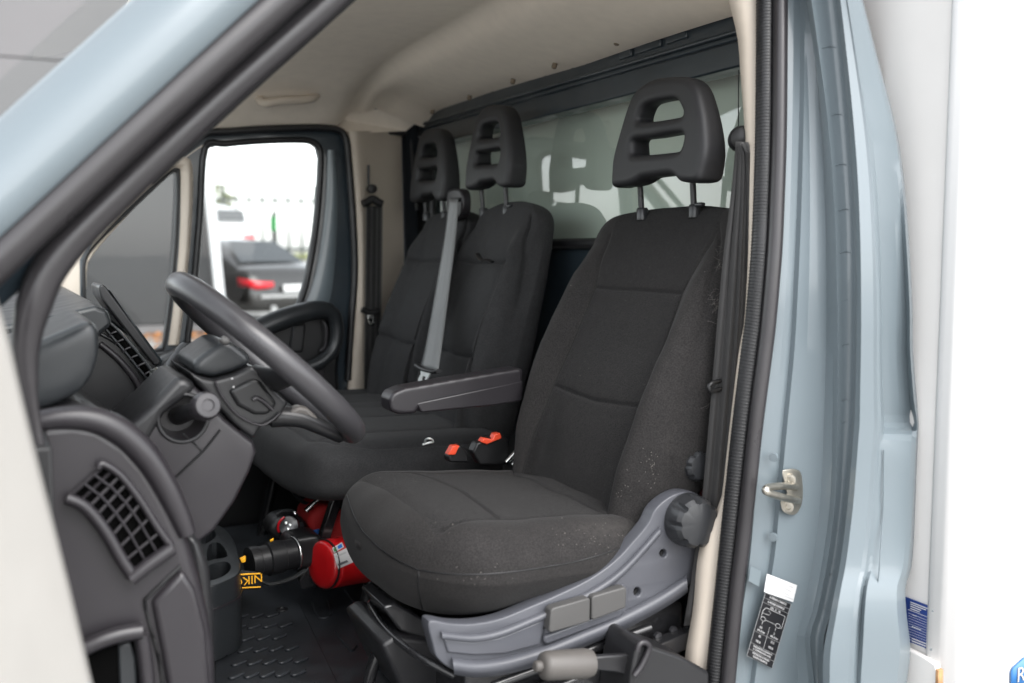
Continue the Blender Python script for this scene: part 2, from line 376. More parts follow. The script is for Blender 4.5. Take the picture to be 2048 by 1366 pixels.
# ================================================================== SETTING
g = mk('ground', [(-300, -200, 0), (300, -200, 0), (300, 22, 0), (300, 27, 1.0), (300, 400, 1.2), (-300, 400, 1.2), (-300, 27, 1.0), (-300, 22, 0)],
       [(0, 1, 2, 7), (7, 2, 3, 6), (6, 3, 4, 5)], 'pale_concrete', kind='structure', smooth=False)
mk('grass_verge', [(-120, 30, 1.04), (120, 30, 1.04), (120, 60, 1.10), (-120, 60, 1.10)], [(0, 1, 2, 3)], 'grass', kind='structure', smooth=False)

# building across the yard
BY = 14.6
xe = on(425, 500, Y=BY).x
bld = thing('building', 'grey building with dark lower cladding standing behind the van', 'building', (-6, BY, 0))
for i in range(3):
    x1 = xe - i * 2.4; x0 = x1 - 2.385
    prism('cladding_panel', [(x0, BY, .16), (x1, BY, .16), (x1, BY, 2.93), (x0, BY, 2.93)], (0, .12, 0), 'wall_dark', bld, bevel=.01)
for k in range(4):
    for i in range(2):
        x1 = xe - i * 3.6; z0 = 2.95 + k * 1.25
        prism('wall_panel', [(x1 - 3.58, BY - .03, z0), (x1, BY - .03, z0), (x1, BY - .03, z0 + 1.235), (x1 - 3.58, BY - .03, z0 + 1.235)], (0, .15, 0), 'wall_grey', bld, bevel=.01)
prism('core_wall', [(xe - 7.2, BY + .16, 0), (xe - .05, BY + .16, 0), (xe - .05, BY + .16, 7.9), (xe - 7.2, BY + .16, 7.9)], (0, 3, 0), 'wall_dark', bld)
prism('base_strip', [(xe - 7.2, BY - .01, 0), (xe, BY - .01, 0), (xe, BY - .01, .15), (xe - 7.2, BY - .01, .15)], (0, .16, 0), 'wall_grey', bld)
a_, b_ = on(414, 285, Y=BY - .4), on(450, 640, Y=BY - .4)
dx = (b_ - a_) * 1.0; top = a_ - dx * .9; bot = b_ + dx * ((b_.z - 0) / (a_.z - b_.z))
post = prism('post_or_light_block', [bot + V(-.11, 0, 0), bot + V(.04, 0, 0), top + V(.04, 0, 0), top + V(-.11, 0, 0)], (0, .12, 0), 'car_white', None, bevel=.01)
tag(post, 'white slanted post at the end of the dark wall', 'post')
vs, fs = [], []
for i in range(1400):
    c = V(random.uniform(xe - 5, xe + .3), BY - random.random() ** 1.5 * 2.6 - .05, .01 + random.random() * .03); s = random.uniform(.03, .07)
    e1 = V(random.uniform(-1, 1), random.uniform(-1, 1), random.uniform(-.4, .4)).normalized() * s; e2 = e1.cross(V(random.uniform(-.4, .4), 0, 1)).normalized() * s * .7
    vs += [c - e1, c + e2, c + e1, c - e2]; fs.append((4 * i, 4 * i + 1, 4 * i + 2, 4 * i + 3))
lv = mk('fallen_leaves', vs, fs, 'leaf_orange', smooth=False, kind='stuff'); tag(lv, 'orange fallen leaves along the foot of the dark wall', 'leaves')

# cars outside
def car(name, label, body, P, heading, Ln=4.9, Wd=1.93, H=1.45, estate=False):
    """rear-left corner reference; heading = direction of travel (unit xy)"""
    t = thing(name, label, 'car', P); h = V(math.cos(heading), math.sin(heading), 0); l = V(-h.y, h.x, 0); O = V(*P)
    def W(a, b, z): return O + h * a + l * b + V(0, 0, z)
    hw = Wd / 2
    prof = [(-.02, .42, .3, .93), (.05, .9, .25, .98), (.5, .98, .2, 1.0), (1.2, .96, .2, 1.0), (2.6, .93, .2, 1.0), (3.6, .93, .2, 1.0), (4.3, .88, .22, .97), (4.75, .72, .25, .9), (4.9, .5, .32, .8)]
    vs, fs = [], []; n = 14
    for a, top, bt, ww in prof:
        a *= Ln / 4.9; top *= H / 1.45
        ring = [(-1, .15), (-1, .5), (-.97, .8), (-.88, .97), (-.6, 1.0), (0, 1.02), (.6, 1.0), (.88, .97), (.97, .8), (1, .5), (1, .15), (.85, 0), (0, 0), (-.85, 0)]
        for b, z in ring: vs.append(W(a, b * hw * ww, bt + z * (top - bt)))
    for i in range(len(prof) - 1):
        for j in range(n): fs.append((i * n + j, i * n + (j + 1) % n, (i + 1) * n + (j + 1) % n, (i + 1) * n + j))
    fs += [tuple(range(n)), tuple(range(len(prof) * n - 1, (len(prof) - 1) * n - 1, -1))]
    mk('body', vs, fs, body, t, sub=1)
    if estate: cab = [(.12, .92, .92), (.25, 1.45, .72), (1.2, 1.6, .72), (2.4, 1.6, .72), (3.5, .98, .85)]
    else: cab = [(.55, .95, .86), (1.35, 1.36, .64), (2.1, 1.45, .64), (2.7, 1.43, .64), (3.75, .95, .85)]
    vs, fs = [], []; n = 7
    for a, z, ww in cab:
        a *= Ln / 4.9; z *= H / 1.45; zb = .9 * H / 1.45
        for b, q in ((-1, 0), (-.99, .5), (-.92, .93), (0, 1.02), (.92, .93), (.99, .5), (1, 0)):
            vs.append(W(a, b * hw * (ww * q + .9 * (1 - q)), zb + (z - zb) * q))
    for i in range(len(cab) - 1):
        for j in range(n - 1): fs.append((i * n + j, i * n + j + 1, (i + 1) * n + j + 1, (i + 1) * n + j))
    mk('greenhouse', vs, fs, body, t, sub=1)
    def quad(nm, pts, m): return mk(nm, [W(*p) for p in pts], [tuple(range(len(pts)))], m, t, smooth=False, solid=.02)
    k = H / 1.45
    if estate: quad('rear_window', [(.1, -.62, 1.08 * k), (.1, .62, 1.08 * k), (.16, .58, 1.38 * k), (.16, -.58, 1.38 * k)], 'car_glass')
    else: quad('rear_window', [(.62, -.72, 1.01 * k), (.62, .72, 1.01 * k), (1.28, .52, 1.36 * k), (1.28, -.52, 1.36 * k)], 'car_glass')
    for sd in (-1, 1):
        x_ = .90 * hw * sd
        quad('side_window', [(1.0, x_ + sd * .02, .97 * k), (3.4, x_ + sd * .02, .97 * k), (2.6, .67 * sd * hw + sd * .04, 1.38 * k), (1.5, .67 * sd * hw + sd * .04, 1.35 * k)], 'car_glass')
        mk('tail_light', [W(-.06, sd * hw * .5, .78), W(-.05, sd * hw * .86, .80), W(.3, sd * hw * 1.01, .86), W(.3, sd * hw * 1.01, .72), W(-.05, sd * hw * .86, .66), W(-.06, sd * hw * .5, .68)], [(0, 1, 4, 5), (1, 2, 3, 4)], 'tail_red', t, solid=.03)
        for a in (.95, 3.85):
            o_ = W(a * Ln / 4.9, sd * (hw - .2), .34); wh = lathe('wheel', o_, l * sd, [(0, .1), (0, .34), (.22, .34), (.235, .31), (.235, .27)], 'tyre', t, n=24)
            lathe('rim', o_ + l * sd * .2, l * sd, [(0, .26), (.045, .26), (.03, .2), (.05, .06), (.05, .01)], 'alloy', wh, n=10)
        lathe('exhaust_pipe', W(-.05, sd * .5, .3), -h, [(0, .06), (.05, .06), (.05, .05)], 'alloy', t, n=12)
    quad('number_plate', [(-.07, -.26, .6), (-.07, .26, .6), (-.05, .26, .72), (-.05, -.26, .72)], 'label_white')
    quad('bumper_strip', [(-.06, -.75, .5), (-.06, .75, .5), (-.06, .75, .55), (-.06, -.75, .55)], 'alloy')
    return t
rc = on(572, 648, Z=0)
car('parked_car', 'dark sports saloon with red tail lights parked beyond the far door window', 'car_black', (rc.x + .15, rc.y, 0), math.radians(112), H=1.62)
wc = on(505, 520, Y=27.3)
car('parked_car', 'white car parked higher up behind the dark saloon', 'car_white', (wc.x - .5, 28.3, 1.0), math.radians(100), H=1.62, estate=True)
fen = thing('fence', 'dark green picket fence on the bank behind the cars', 'fence', (8, 34, 1.0))
fy = 34.0
for i in range(18):
    q = on(446 + i * 26, 396, Y=fy); tube('fence_post', [(q.x, fy, 1.0), (q.x, fy, q.z + .45)], .045, 'fence_green', fen, n=6, sm=0)
q0, q1 = on(430, 398, Y=fy), on(900, 398, Y=fy)
tube('fence_rail', [(q0.x, fy + .05, q0.z), (q1.x, fy + .05, q0.z)], .055, 'fence_green', fen, n=6, sm=0)
tube('fence_rail', [(q0.x, fy + .05, 1.35), (q1.x, fy + .05, 1.35)], .055, 'fence_green', fen, n=6, sm=0)
gp = on(547, 455, Y=31); gt = thing('marker_post', 'small green and black post beside the white car', 'post', (gp.x, 31, 1.0))
tube('sleeve', [(gp.x, 31, gp.z - .1), (gp.x, 31, gp.z + .35)], .11, 'green', gt, n=8, sm=0)
tube('stem', [(gp.x, 31, 1.0), (gp.x, 31, gp.z + .5)], .06, 'tyre', gt, n=8, sm=0)
tr = on(450, 400, Y=36); trt = thing('shrub', 'yellow green shrub beyond the end of the dark wall', 'shrub', (tr.x - .2, 36, 1.0))
vs, fs = [], []
for i in range(900):
    u_ = V(random.gauss(0, 1), random.gauss(0, 1), random.gauss(0, 1)).normalized() * random.random() ** .4
    c = V(tr.x - .2 + u_.x * .75, 36 + u_.y * .7, 2.2 + u_.z * 1.6); s = .13
    e1 = V(random.uniform(-1, 1), random.uniform(-1, 1), random.uniform(-1, 1)).normalized() * s; e2 = e1.orthogonal().normalized() * s * .6
    vs += [c - e1, c + e2, c + e1, c - e2]; fs.append((4 * i, 4 * i + 1, 4 * i + 2, 4 * i + 3))
mk('crown', vs, fs, 'leaf_green', trt, smooth=False)
tube('trunk', [(tr.x - .2, 36, 1.0), (tr.x - .2, 36, 2.2)], [.06, .03], 'wood', trt, n=6, sm=0)

# ================================================================== VAN CAB
van = thing('van_cab', 'pale blue grey van cab seen through its open driver side doorway', 'van', (-.6, 0, .3))
def ty(y, Y, k=.06): return Y + k * max(0, (560 - y) / 560) ** 1.3       # the side leans inwards towards the roof
def colpx(pl, Y, k=.06): return [on(x, y, Y=ty(y, Y, k)) for x, y in pl]
c_in = [(1400, -230), (1440, -60), (1457, 0), (1475, 77), (1480, 138), (1490, 277), (1493, 410), (1494, 512), (1488, 640), (1477, 700), (1462, 822), (1450, 930), (1440, 1002), (1409, 1061), (1394, 1124), (1386, 1217), (1370, 1310), (1368, 1366), (1366, 1430)]
c_out = [(1516, -230), (1515, -60), (1514, 0), (1514, 77), (1513, 138), (1512, 277), (1511, 410), (1506, 512), (1495, 640), (1487, 700), (1472, 822), (1459, 930), (1453, 1002), (1446, 1061), (1440, 1124), (1428, 1217), (1418, 1310), (1412, 1366), (1405, 1430)]
sheet('pillar_trim', [[on(x + 6, y, Y=ty(y, -.70)) for x, y in c_in], colpx([(x, y) for x, y in c_in], -.80), colpx([(.5 * (a[0] + b[0]), a[1]) for a, b in zip(c_in, c_out)], -.835), colpx([(x + 12, y) for x, y in c_out], -.845)], 'cream', van, n=60, label='cream plastic trim down the rear door pillar')
s_mid = [(1530, -230), (1532, -60), (1532, 0), (1530, 256), (1526, 410), (1521, 512), (1510, 640), (1502, 700), (1484, 846), (1469, 985), (1457, 1100), (1449, 1180), (1436, 1300), (1430, 1366), (1424, 1430)]
s_grey = [(1562, -230), (1562, -60), (1561, 0), (1559, 256), (1554, 410), (1549, 512), (1538, 640), (1531, 700), (1512, 846), (1497, 985), (1484, 1100), (1474, 1180), (1462, 1300), (1456, 1366), (1450, 1430)]
tube('door_seal', colpx(s_mid, -.862), .0165, 'rubber', van, n=14, sm=5, label='black rubber seal around the rear edge of the doorway')
rp = resample(colpx(s_mid, -.862), 260)
rb = bpy.data.meshes.new('seal_rib')
bm = bmesh.new(); bmesh.ops.create_circle(bm, cap_ends=False, radius=.0168, segments=10); 
for e in list(bm.edges): pass
bm.free()
vs, fs = [], []
for i in range(1, 259):
    c = Vector(rp[i]); t = (Vector(rp[i + 1]) - Vector(rp[i - 1])).normalized(); a = t.cross(V(0, 1, 0)).normalized(); b = a.cross(t)
    base = len(vs)
    for dz in (-.0013, .0, .0013):
        for j in range(7):
            th = math.pi * (j / 6) * .8 - math.pi * .15; r = .0168 + (.0012 if dz == 0 else -.0006); vs.append(c + t * dz + (-a * math.cos(th) - b * math.sin(th)) * r)
    for k_ in range(2):
        for j in range(6): fs.append((base + k_ * 7 + j, base + k_ * 7 + j + 1, base + (k_ + 1) * 7 + j + 1, base + (k_ + 1) * 7 + j))
mk('seal_ribs', vs, fs, 'rubber', van, kind='stuff')
tube('door_seal', colpx(s_grey, -.888), .0125, 'rubber_grey', van, n=14, sm=5, label='smooth grey outer lip of the doorway seal')
# painted pillar: jamb, groove and outer skin lofted as one pressed panel
jy = [-230, -60, 0, 128, 256, 410, 560, 700, 846, 993, 1115, 1227, 1276, 1366, 1430]
g_r = [1574, 1574, 1574, 1573, 1571, 1567, 1558, 1546, 1526, 1511, 1500, 1484, 1477, 1470, 1463]
j1 = [1600, 1600, 1600, 1600, 1598, 1594, 1588, 1580, 1566, 1552, 1540, 1520, 1512, 1500, 1490]
rdg = [1590, 1613, 1623, 1641, 1657, 1669, 1674, 1676, 1675, 1671, 1656, 1634, 1620, 1628, 1630]
grr = [1635, 1668, 1677, 1690, 1701, 1711, 1714, 1713, 1709, 1697, 1683, 1661, 1648, 1646, 1648]
def C(xs, Y, dxp=0, k=.06): return colpx([(x + dxp, y) for x, y in zip(xs, jy)], Y, k)
mixx = lambda a, b, t: [p + (q - p) * t for p, q in zip(a, b)]
sheet('pillar_jamb', [C(g_r, -.868, -18), C(g_r, -.888), C(mixx(g_r, j1, .5), -.893), C(j1, -.895), C(j1, -.906, 9), C(mixx(j1, rdg, .35), -.908), C(mixx(j1, rdg, .75), -.918), C(rdg, -.936, -10), C(rdg, -.948, -3), C(rdg, -.952)], 'paint', van, n=90, angle=12, label='pale blue grey painted door jamb with striker')
sheet('pillar_groove', [C(rdg, -.952), C(rdg, -.948, 9), C(mixx(rdg, grr, .5), -.950), C(grr, -.957, -8), C(grr, -.975, -3), C(grr, -.985)], 'paint', van, n=90)
for y_ in (95, 230, 330, 420, 505, 600, 690, 800, 845, 960, 1060, 1150, 1215):
    a = np.interp(y_, jy, rdg); b = np.interp(y_, jy, grr)
    P = [on(a + 8, y_ + 1, Y=ty(y_, -.9485)), on((a + b) / 2, y_ - 2, Y=ty(y_, -.9505)), on(b - 6, y_ + 3, Y=ty(y_, -.957))]
    tube('tape_edge', P, .0009, 'paint', van, n=6, sm=4)
oy = [-230, -60, 0, 128, 246, 359, 487, 615, 700, 800, 848, 884, 993, 1080, 1139, 1173, 1227, 1300, 1366, 1430]
rear = [1662, 1712, 1726, 1759, 1790, 1808, 1818, 1825, 1826, 1834, 1841, 1838, 1833, 1828, 1822, 1811, 1813, 1821, 1814, 1812]
gr2 = [float(np.interp(y, jy, grr)) for y in oy]
def C2(xs, Y, off=None, k=.06): return [on(x, y, Y=ty(y, Y + (off[i] if off else 0), k)) for i, (x, y) in enumerate(zip(xs, oy))]
dip = [0, 0, 0, 0, .0, .006, .016, .024, .028, .03, .03, 0, 0, 0, -.004, -.01, -.014, -.012, -.01, -.01]
flare = [0, 0, 0, 0, 0, 0, 0, 0, 0, 0, 0, 0, -.001, -.004, -.008, -.014, -.022, -.026, -.026, -.026]
sheet('outer_panel', [C2(gr2, -.985, flare), C2(mixx(gr2, rear, .08), -.998, flare), C2(mixx(gr2, rear, .3), -1.003, flare), C2(mixx(gr2, rear, .36), -1.006, flare), C2(mixx(gr2, rear, .405), -1.004, flare), C2(mixx(gr2, rear, .45), -1.003, [a + b for a, b in zip(dip, flare)]), C2(mixx(gr2, rear, .75), -1.0, [a + b for a, b in zip(dip, flare)]), C2(mixx(gr2, rear, .88), -1.0, [a * .9 + b for a, b in zip(dip, flare)]), C2(mixx(gr2, rear, .95), -.998, [a * .15 + b for a, b in zip(dip, flare)]), C2(rear, -.985, flare), C2(rear, -.93)], 'paint', van, n=110, angle=9, label='pale blue grey outer skin of the cab behind the door')
tube('panel_joint', [on(x, y, Y=-1.008 + (0 if y < 1100 else -.014)) for x, y in [(1768, 900), (1767, 980), (1765, 1041), (1760, 1120), (1755, 1170), (1746, 1232), (1749, 1300), (1750, 1400)]], .0012, 'paint', van, n=6)
# lower body sill panel (out of frame below) and outer roof
prism('sill', [(-1.25, -.98, .3), (-.02, -.98, .3), (-.02, -.98, .53), (-1.25, -.98, .53)], (0, .12, 0), 'paint', van, bevel=.02)
sheet('roof_skin', [[V(x, y, 2.05 - .13 * abs(y / .95) ** 4 - .10 * max(0, (-x - .7) / .22) ** 1.6) for y in np.linspace(-.90, .97, 9)] for x in np.linspace(-.92, .09, 9)], 'paint', van, n=20)
# front pillar (A pillar), close to the lens and out of focus
A0 = [(-220, 445), (0, 242), (271, 0), (420, -135)]
A1 = [(-220, 505), (0, 312), (340, 0), (485, -135)]
A2 = [(-220, 590), (0, 395), (428, 0), (575, -135)]
A3 = [(-220, 660), (0, 468), (509, 0), (655, -135)]
A4 = [(-220, 700), (0, 505), (550, 0), (695, -135)]
def onl(pl, Y): return [on(x, y, Y=Y) for x, y in pl]
sheet('front_pillar', [onl([(x - 6, y - 4) for x, y in A0], -.84), onl(A0, -.90), onl(A1, -.93), onl(A2, -.945), onl(A3, -.935), onl(A4, -.90)], 'paint', van, n=30, label='pale blue grey painted front door pillar')
tube('door_seal', onl([(-200, 705), (0, 516), (300, 236), (562, 0), (700, -125)], -.915), .022, 'rubber_grey', van, n=14, label='grey outer seal along the front pillar')
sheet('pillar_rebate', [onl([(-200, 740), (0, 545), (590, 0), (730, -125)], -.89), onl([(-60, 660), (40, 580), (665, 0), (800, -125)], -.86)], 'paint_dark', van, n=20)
tube('door_seal', onl([(800, -130), (662, 0), (430, 205), (215, 408), (110, 520), (68, 610), (52, 700), (60, 790), (72, 850), (90, 960)], -.875), [.0185, .0185, .0185, .02, .021, .02, .015, .009, .006, .006], 'rubber_grey', van, n=14, label='grey inner seal bending down beside the dashboard')
tube('glass_edge', onl([(840, -130), (698, 0), (470, 205), (300, 365)], -.85), .006, 'rubber', van, n=10)
tube('cant_rail', [on(600, -150, Y=-.91), V(-.55, -.875, 1.95), V(-.28, -.85, 2.0), V(.04, -.84, 2.01)], [.05, .055, .055, .055], 'paint', van, n=14)
# headlining
def roofz(x, y):
    prof = np.interp(x, [-1.15, -.92, -.8, -.5, -.29, -.26, -.235, -.21, -.195, -.17, -.12, -.06, .0, .03], [1.72, 1.87, 1.905, 1.92, 1.925, 1.927, 1.93, 1.915, 1.895, 1.878, 1.86, 1.842, 1.824, 1.818])
    k = float(np.interp(x, [-.3, -.15], [0, 1]))
    return prof - (1 - k) * .155 * min(1.25, abs(y / .9)) ** 5 - k * .06 * min(1.1, abs(y / .95)) ** 16
xs_ = [-.92, -.88, -.8, -.7, -.5, -.36, -.31, -.28, -.255, -.235, -.222, -.21, -.2, -.19, -.175, -.15, -.1, -.05, 0, .03]
sheet('headlining', [[V(x + (.02 * math.sin(y * 3)), y, roofz(x, y)) for y in np.linspace(float(np.interp(x, [-.7, -.3], [-.86, -.775])), .93, 22)] for x in xs_], 'headlining', van, n=60, sm=2, label='beige fabric headlining under the roof')
hb = thing_parent = van
gh = tube('grab_handle', crom([on(512, 190, Y=.84), on(528, 206, Y=.80), on(560, 202, Y=.79), on(600, 200, Y=.79), on(628, 195, Y=.80), on(636, 178, Y=.84)], 4), .013, 'cream', van, sm=0, n=10)
sheet('handle_recess', [onl([(505, 170), (570, 166), (640, 172)], .845), onl([(505, 203), (570, 208), (642, 198)], .85)], 'headlining', van, n=10, solid=.01)
for x, y in ((1418, 23), (1233, 88), (1108, 135), (1025, 166), (938, 198), (864, 226)):
    q = on(x, y, X=-.02); lathe('trim_clip', q, (-.3, 0, -1), [(-.01, .0065), (.001, .0065), (.003, .004)], 'clip_tan', van, n=12)
# rear wall
RX = .05
ppx('rear_beam', [(1560, -12), (832, 234), (832, 262), (1560, 56)], (.06, 0, 0), 'paint_dark', van, plane=dict(X=.025), bevel=.004, label='dark blue steel beam across the top of the rear wall')
tube('beam_flange', [on(1560, 38, X=.02), on(832, 252, X=.02)], .005, 'paint_dark', van, n=8, sm=0)
ppx('rear_header', [(1560, 56), (825, 262), (825, 300), (1560, 112)], (.06, 0, 0), 'paint_dark', van, plane=dict(X=.035), bevel=.004)
for x, y in ((1435, 44), (1375, 62), (1360, 70), (1325, 78), (1305, 88), (1260, 98), (1236, 105), (1175, 133), (1145, 142), (1090, 158), (1060, 166), (985, 190)):
    lathe('spot_weld', on(x, y - 10, X=.025), (-1, 0, 0), [(-.003, .008), (.0015, .007), (.002, .003)], 'paint_dark', van, n=10)
for x0, x1 in ((1238, 1262), (1268, 1320), (1330, 1372)):
    ppx('beam_pad', [(x0, 104 - (x0 - 1238) * .33), (x1, 104 - (x1 - 1238) * .33), (x1, 120 - (x1 - 1238) * .33), (x0, 120 - (x0 - 1238) * .33)], (.012, 0, 0), 'paint_dark', van, plane=dict(X=.018), bevel=.003)
yn, yf = -.80, .93
zb, zt = 1.392, on(1200, 190, X=RX).z
rw = thing('rear_window', 'wide green tinted rear window behind the three headrests', 'window', (RX, 0, 1.3))
def rrect(y0, y1, z0, z1, r, n=6):
    out = []
    for cy, cz, a0 in ((y1 - r, z1 - r, 0), (y0 + r, z1 - r, 90), (y0 + r, z0 + r, 180), (y1 - r, z0 + r, 270)):
        for i in range(n + 1):
            a = math.radians(a0 + 90 * i / n); out.append((cy + r * math.cos(a), cz + r * math.sin(a)))
    return out
R_ = rrect(yn, yf, zb, zt, .06)
mk('glass_pane', [V(RX + .012, a, b) for a, b in rrect(yn - .01, yf + .01, zb - .01, zt + .01, .06)], [tuple(range(len(R_)))], 'glass_rear', rw, smooth=False)
tube('rubber_frame', [V(RX + .003, a, b) for a, b in R_], .014, 'rubber', rw, closed=True, sm=0, n=10, ref=(1, 0, 0))
me = curve_mesh([[(-.86, .5), (1.06, .5), (1.06, 1.86), (-.86, 1.86)], R_], .02, .001)
for v in me.vertices: v.co = (RX + .024 + v.co.z, v.co.x, v.co.y)
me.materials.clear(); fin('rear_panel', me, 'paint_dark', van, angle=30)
tube('wire', [on(1477, 140, X=.03), on(1477, 300, X=.03)], .0012, 'rubber', van, n=6, sm=0)
# far corner and far pillar trim
sheet('far_corner', [[on(800, y, X=-.02) for y in (262, 300, 400, 500, 620)], [on(815, y, X=-.012) for y in (258, 300, 400, 500, 620)], [on(836, y, X=.015) for y in (250, 300, 400, 500, 620)]], 'seal_matt', van, n=20, solid=.004)
box('post_or_light_block', (.05, 1.03, 1.15), (.085, .08, 1.2), 'rubber', van)  # dark block added to stop outside light at the far rear gap
tube('corner_seal', [on(822, 262, X=.0), on(826, 330, X=.0), on(834, 420, X=.0)], .007, 'rubber', van, n=8)
fy_ = [262, 330, 420, 520, 620, 700, 780, 880]
sheet('far_pillar_trim', [[on(x, y, Y=.93) for x, y in zip([694, 699, 706, 709, 706, 700, 694, 690], fy_)], [on(x, y, Y=.895) for x, y in zip([699, 706, 714, 717, 713, 706, 699, 694], fy_)],
      [on(x, y, Y=.90) for x, y in zip([716, 720, 726, 729, 728, 725, 722, 720], fy_)], [on(x, y, Y=.93) for x, y in zip([730, 732, 735, 738, 738, 737, 736, 734], fy_)],
      [on(x, y, X=-.02) for x, y in zip([803, 804, 806, 808, 808, 806, 804, 802], fy_)]], 'cream', van, n=40, label='cream trim on the far door pillar')
mk('far_side_upper', [on(380, 292, Y=.92), on(690, 268, Y=.92), on(812, 262, Y=.97), V(.04, .95, 1.82), V(-.93, .93, 1.86)], [(0, 1, 2, 3, 4)], 'headlining', van, smooth=False)
box('far_light_block', (-.33, 1.01, 1.885), (.80, .05, .26), 'rubber', van)  # dark block added outside to stop a light leak above the far corner
# windscreen, front header and far front pillar
mk('windscreen', [V(-1.62, -.88, 1.17), V(-1.62, .93, 1.17), V(-.93, .86, 1.89), V(-.93, -.86, 1.89)], [(0, 1, 2, 3)], 'glass_screen', van, smooth=False)
tube('front_header', [V(-.93, -.84, 1.895), V(-.94, 0, 1.91), V(-.93, .84, 1.895)], .03, 'cream', van, n=10)
sheet('far_front_pillar', [onl([(105, 625), (108, 560), (150, 480), (300, 330), (400, 275)], 1.0), onl([(140, 640), (150, 560), (180, 500), (330, 340), (420, 278)], .95), onl([(172, 650), (172, 560), (190, 500), (345, 338), (425, 280)], .92)], 'cream', van, n=24, solid=.006)
tube('pillar_gasket', onl([(100, 630), (104, 560), (140, 482), (290, 330)], 1.0), .006, 'rubber', van, n=8)
prism('scuttle', [(-1.85, -.9, 1.15), (-1.2, -.9, 1.15), (-1.2, -.9, .5), (-1.85, -.9, .5)], (0, 1.85, 0), 'plastic_black', van)
prism('firewall_floor', [(-1.9, -.9, .40), (.08, -.9, .40), (.08, -.9, .515), (-1.9, -.9, .515)], (0, 1.86, 0), 'plastic_black', van)
# striker and stickers on the jamb
st = on(1572, 985, Y=-.909)
nrm = V(-.83, -.56, 0).normalized(); tang = V(0, 0, 1).cross(nrm).normalized()
def jp(x, y, off=0.): 
    p = on(x, y, Y=-.909); return p + nrm * off
ppx('striker_plate', [(1566, 945), (1575, 938), (1592, 938), (1603, 948), (1606, 985), (1603, 1010), (1594, 1026), (1580, 1028), (1567, 1020), (1563, 1000), (1576, 985)], nrm * .006, 'zinc', van, curve=3, bevel=.001, plane=dict(Y=-.914))
for x, y in ((1584, 957), (1580, 1011)): lathe('bolt', on(x, y, Y=-.916) + nrm * .005, nrm, [(0, .0095), (.006, .009), (.0065, .005), (.004, .004)], 'zinc', van, n=20)
tube('striker_loop', [on(1596, 1001, Y=-.915), on(1582, 999, Y=-.935), on(1540, 987, Y=-.955), on(1531, 980, Y=-.957), on(1540, 974, Y=-.95), on(1572, 972, Y=-.93), on(1592, 974, Y=-.915)], .006, 'zinc', van, n=12, sm=5)
for x, y in ((1625, 910), (1545, 1075), (1608, 1090), (1546, 915)): lathe('jamb_dimple', on(x, y, Y=-.909), nrm, [(-.004, .008), (.0003, .007), (.0005, .003)], 'paint', van, n=16)
def label_quad(name, pl, m, off, parent=van, lab=None, Y=-.912):
    P = [on(x, y, Y=Y) + nrm * off for x, y in pl]; return mk(name, P, [tuple(range(len(P)))], m, parent, smooth=False, solid=.0006, label=lab)
LB = [(1533, 1183), (1584, 1206), (1546, 1334), (1496, 1308)]
lab = label_quad('tyre_sticker', LB, 'label_black', .006, lab='black tyre pressure sticker on the door jamb')
label_quad('data_sticker', [(1536, 1145), (1596, 1168), (1588, 1202), (1530, 1181)], 'label_white', .007, lab='white sticker above the black tyre sticker')
label_quad('clear_sticker', [(1503, 1130), (1524, 1140), (1520, 1171), (1499, 1160)], 'label_clear', .006, Y=-.903)
def lbp(u, v, off=.0072):
    a = Vector((LB[0][0], LB[0][1])); b = Vector((LB[1][0], LB[1][1])); c = Vector((LB[2][0], LB[2][1])); d = Vector((LB[3][0], LB[3][1]))
    q = (a * (1 - u) + b * u) * (1 - v) + (d * (1 - u) + c * u) * v; return on(q.x, q.y, Y=-.912) + nrm * off
def lline(pts, r=.0006, m='print_light'):
    r *= .55
    return tube('printed_line', [lbp(*p) for p in pts], r, m, lab, n=4, sm=0)
def ltext(s, u, v, size):
    O = lbp(u, v); ex = (lbp(u + .1, v) - lbp(u - .1, v)).normalized(); ey = (lbp(u, v - .05) - lbp(u, v + .05)).normalized()
    text('printed_text', s, size * .72, O, ex, ey, 'print_light', lab)
lline([(.0, .0), (1, 0), (1, 1), (0, 1), (0, 0)], .0005)
for v in (.075, .145, .60, .79, .89): lline([(0, v), (1, v)], .0004)
lline([(.5, .45), (.5, .79)], .0006)
ltext('A PIENO CARICO', .52, .035, .0075); ltext('A PLEINE CHARGE', .5, .11, .0072); ltext('225 . 5 - 16', .52, .178, .0075)
lline([(.1, .36), (.1, .26), (.18, .205), (.92, .205), (.92, .40), (.86, .40)], .0008); lline([(.28, .38), (.68, .38)], .0006); lline([(.12, .3), (.34, .29), (.4, .25), (.3, .23)], .0007)
for u in (.19, .77):
    lline([(u + .09 * math.cos(a), .38 + .032 * math.sin(a)) for a in np.linspace(0, 6.28, 13)], .0008)
for u, t in ((.2, '4.5'), (.72, '5')): ltext('!', u, .45, .009); ltext(t, u, .515, .008)
ltext('kPa & bar', .25, .565, .0068); ltext('kPa & bar', .76, .565, .0068); ltext('65', .25, .645, .0075); ltext('72.5', .75, .645, .0075); ltext('PSI &', .25, .73, .0075); ltext('PSI &', .75, .73, .0075)
ltext('PNEUMATICI GONFIATI', .5, .82, .0062); ltext('A TEMPERATURA AMB.', .5, .86, .0062); ltext('PRESSIONS A FROID', .5, .92, .0066); ltext('ROUES EQUIPEES', .5, .965, .0066)
for i in range(4): label_quad('printed_line', [(1566 + (i % 2) * 3, 1163 + i * 8), (1588 - (i % 3) * 4, 1171 + i * 8), (1588 - (i % 3) * 4, 1173 + i * 8), (1566 + (i % 2) * 3, 1165 + i * 8)], 'print_grey', .0082)

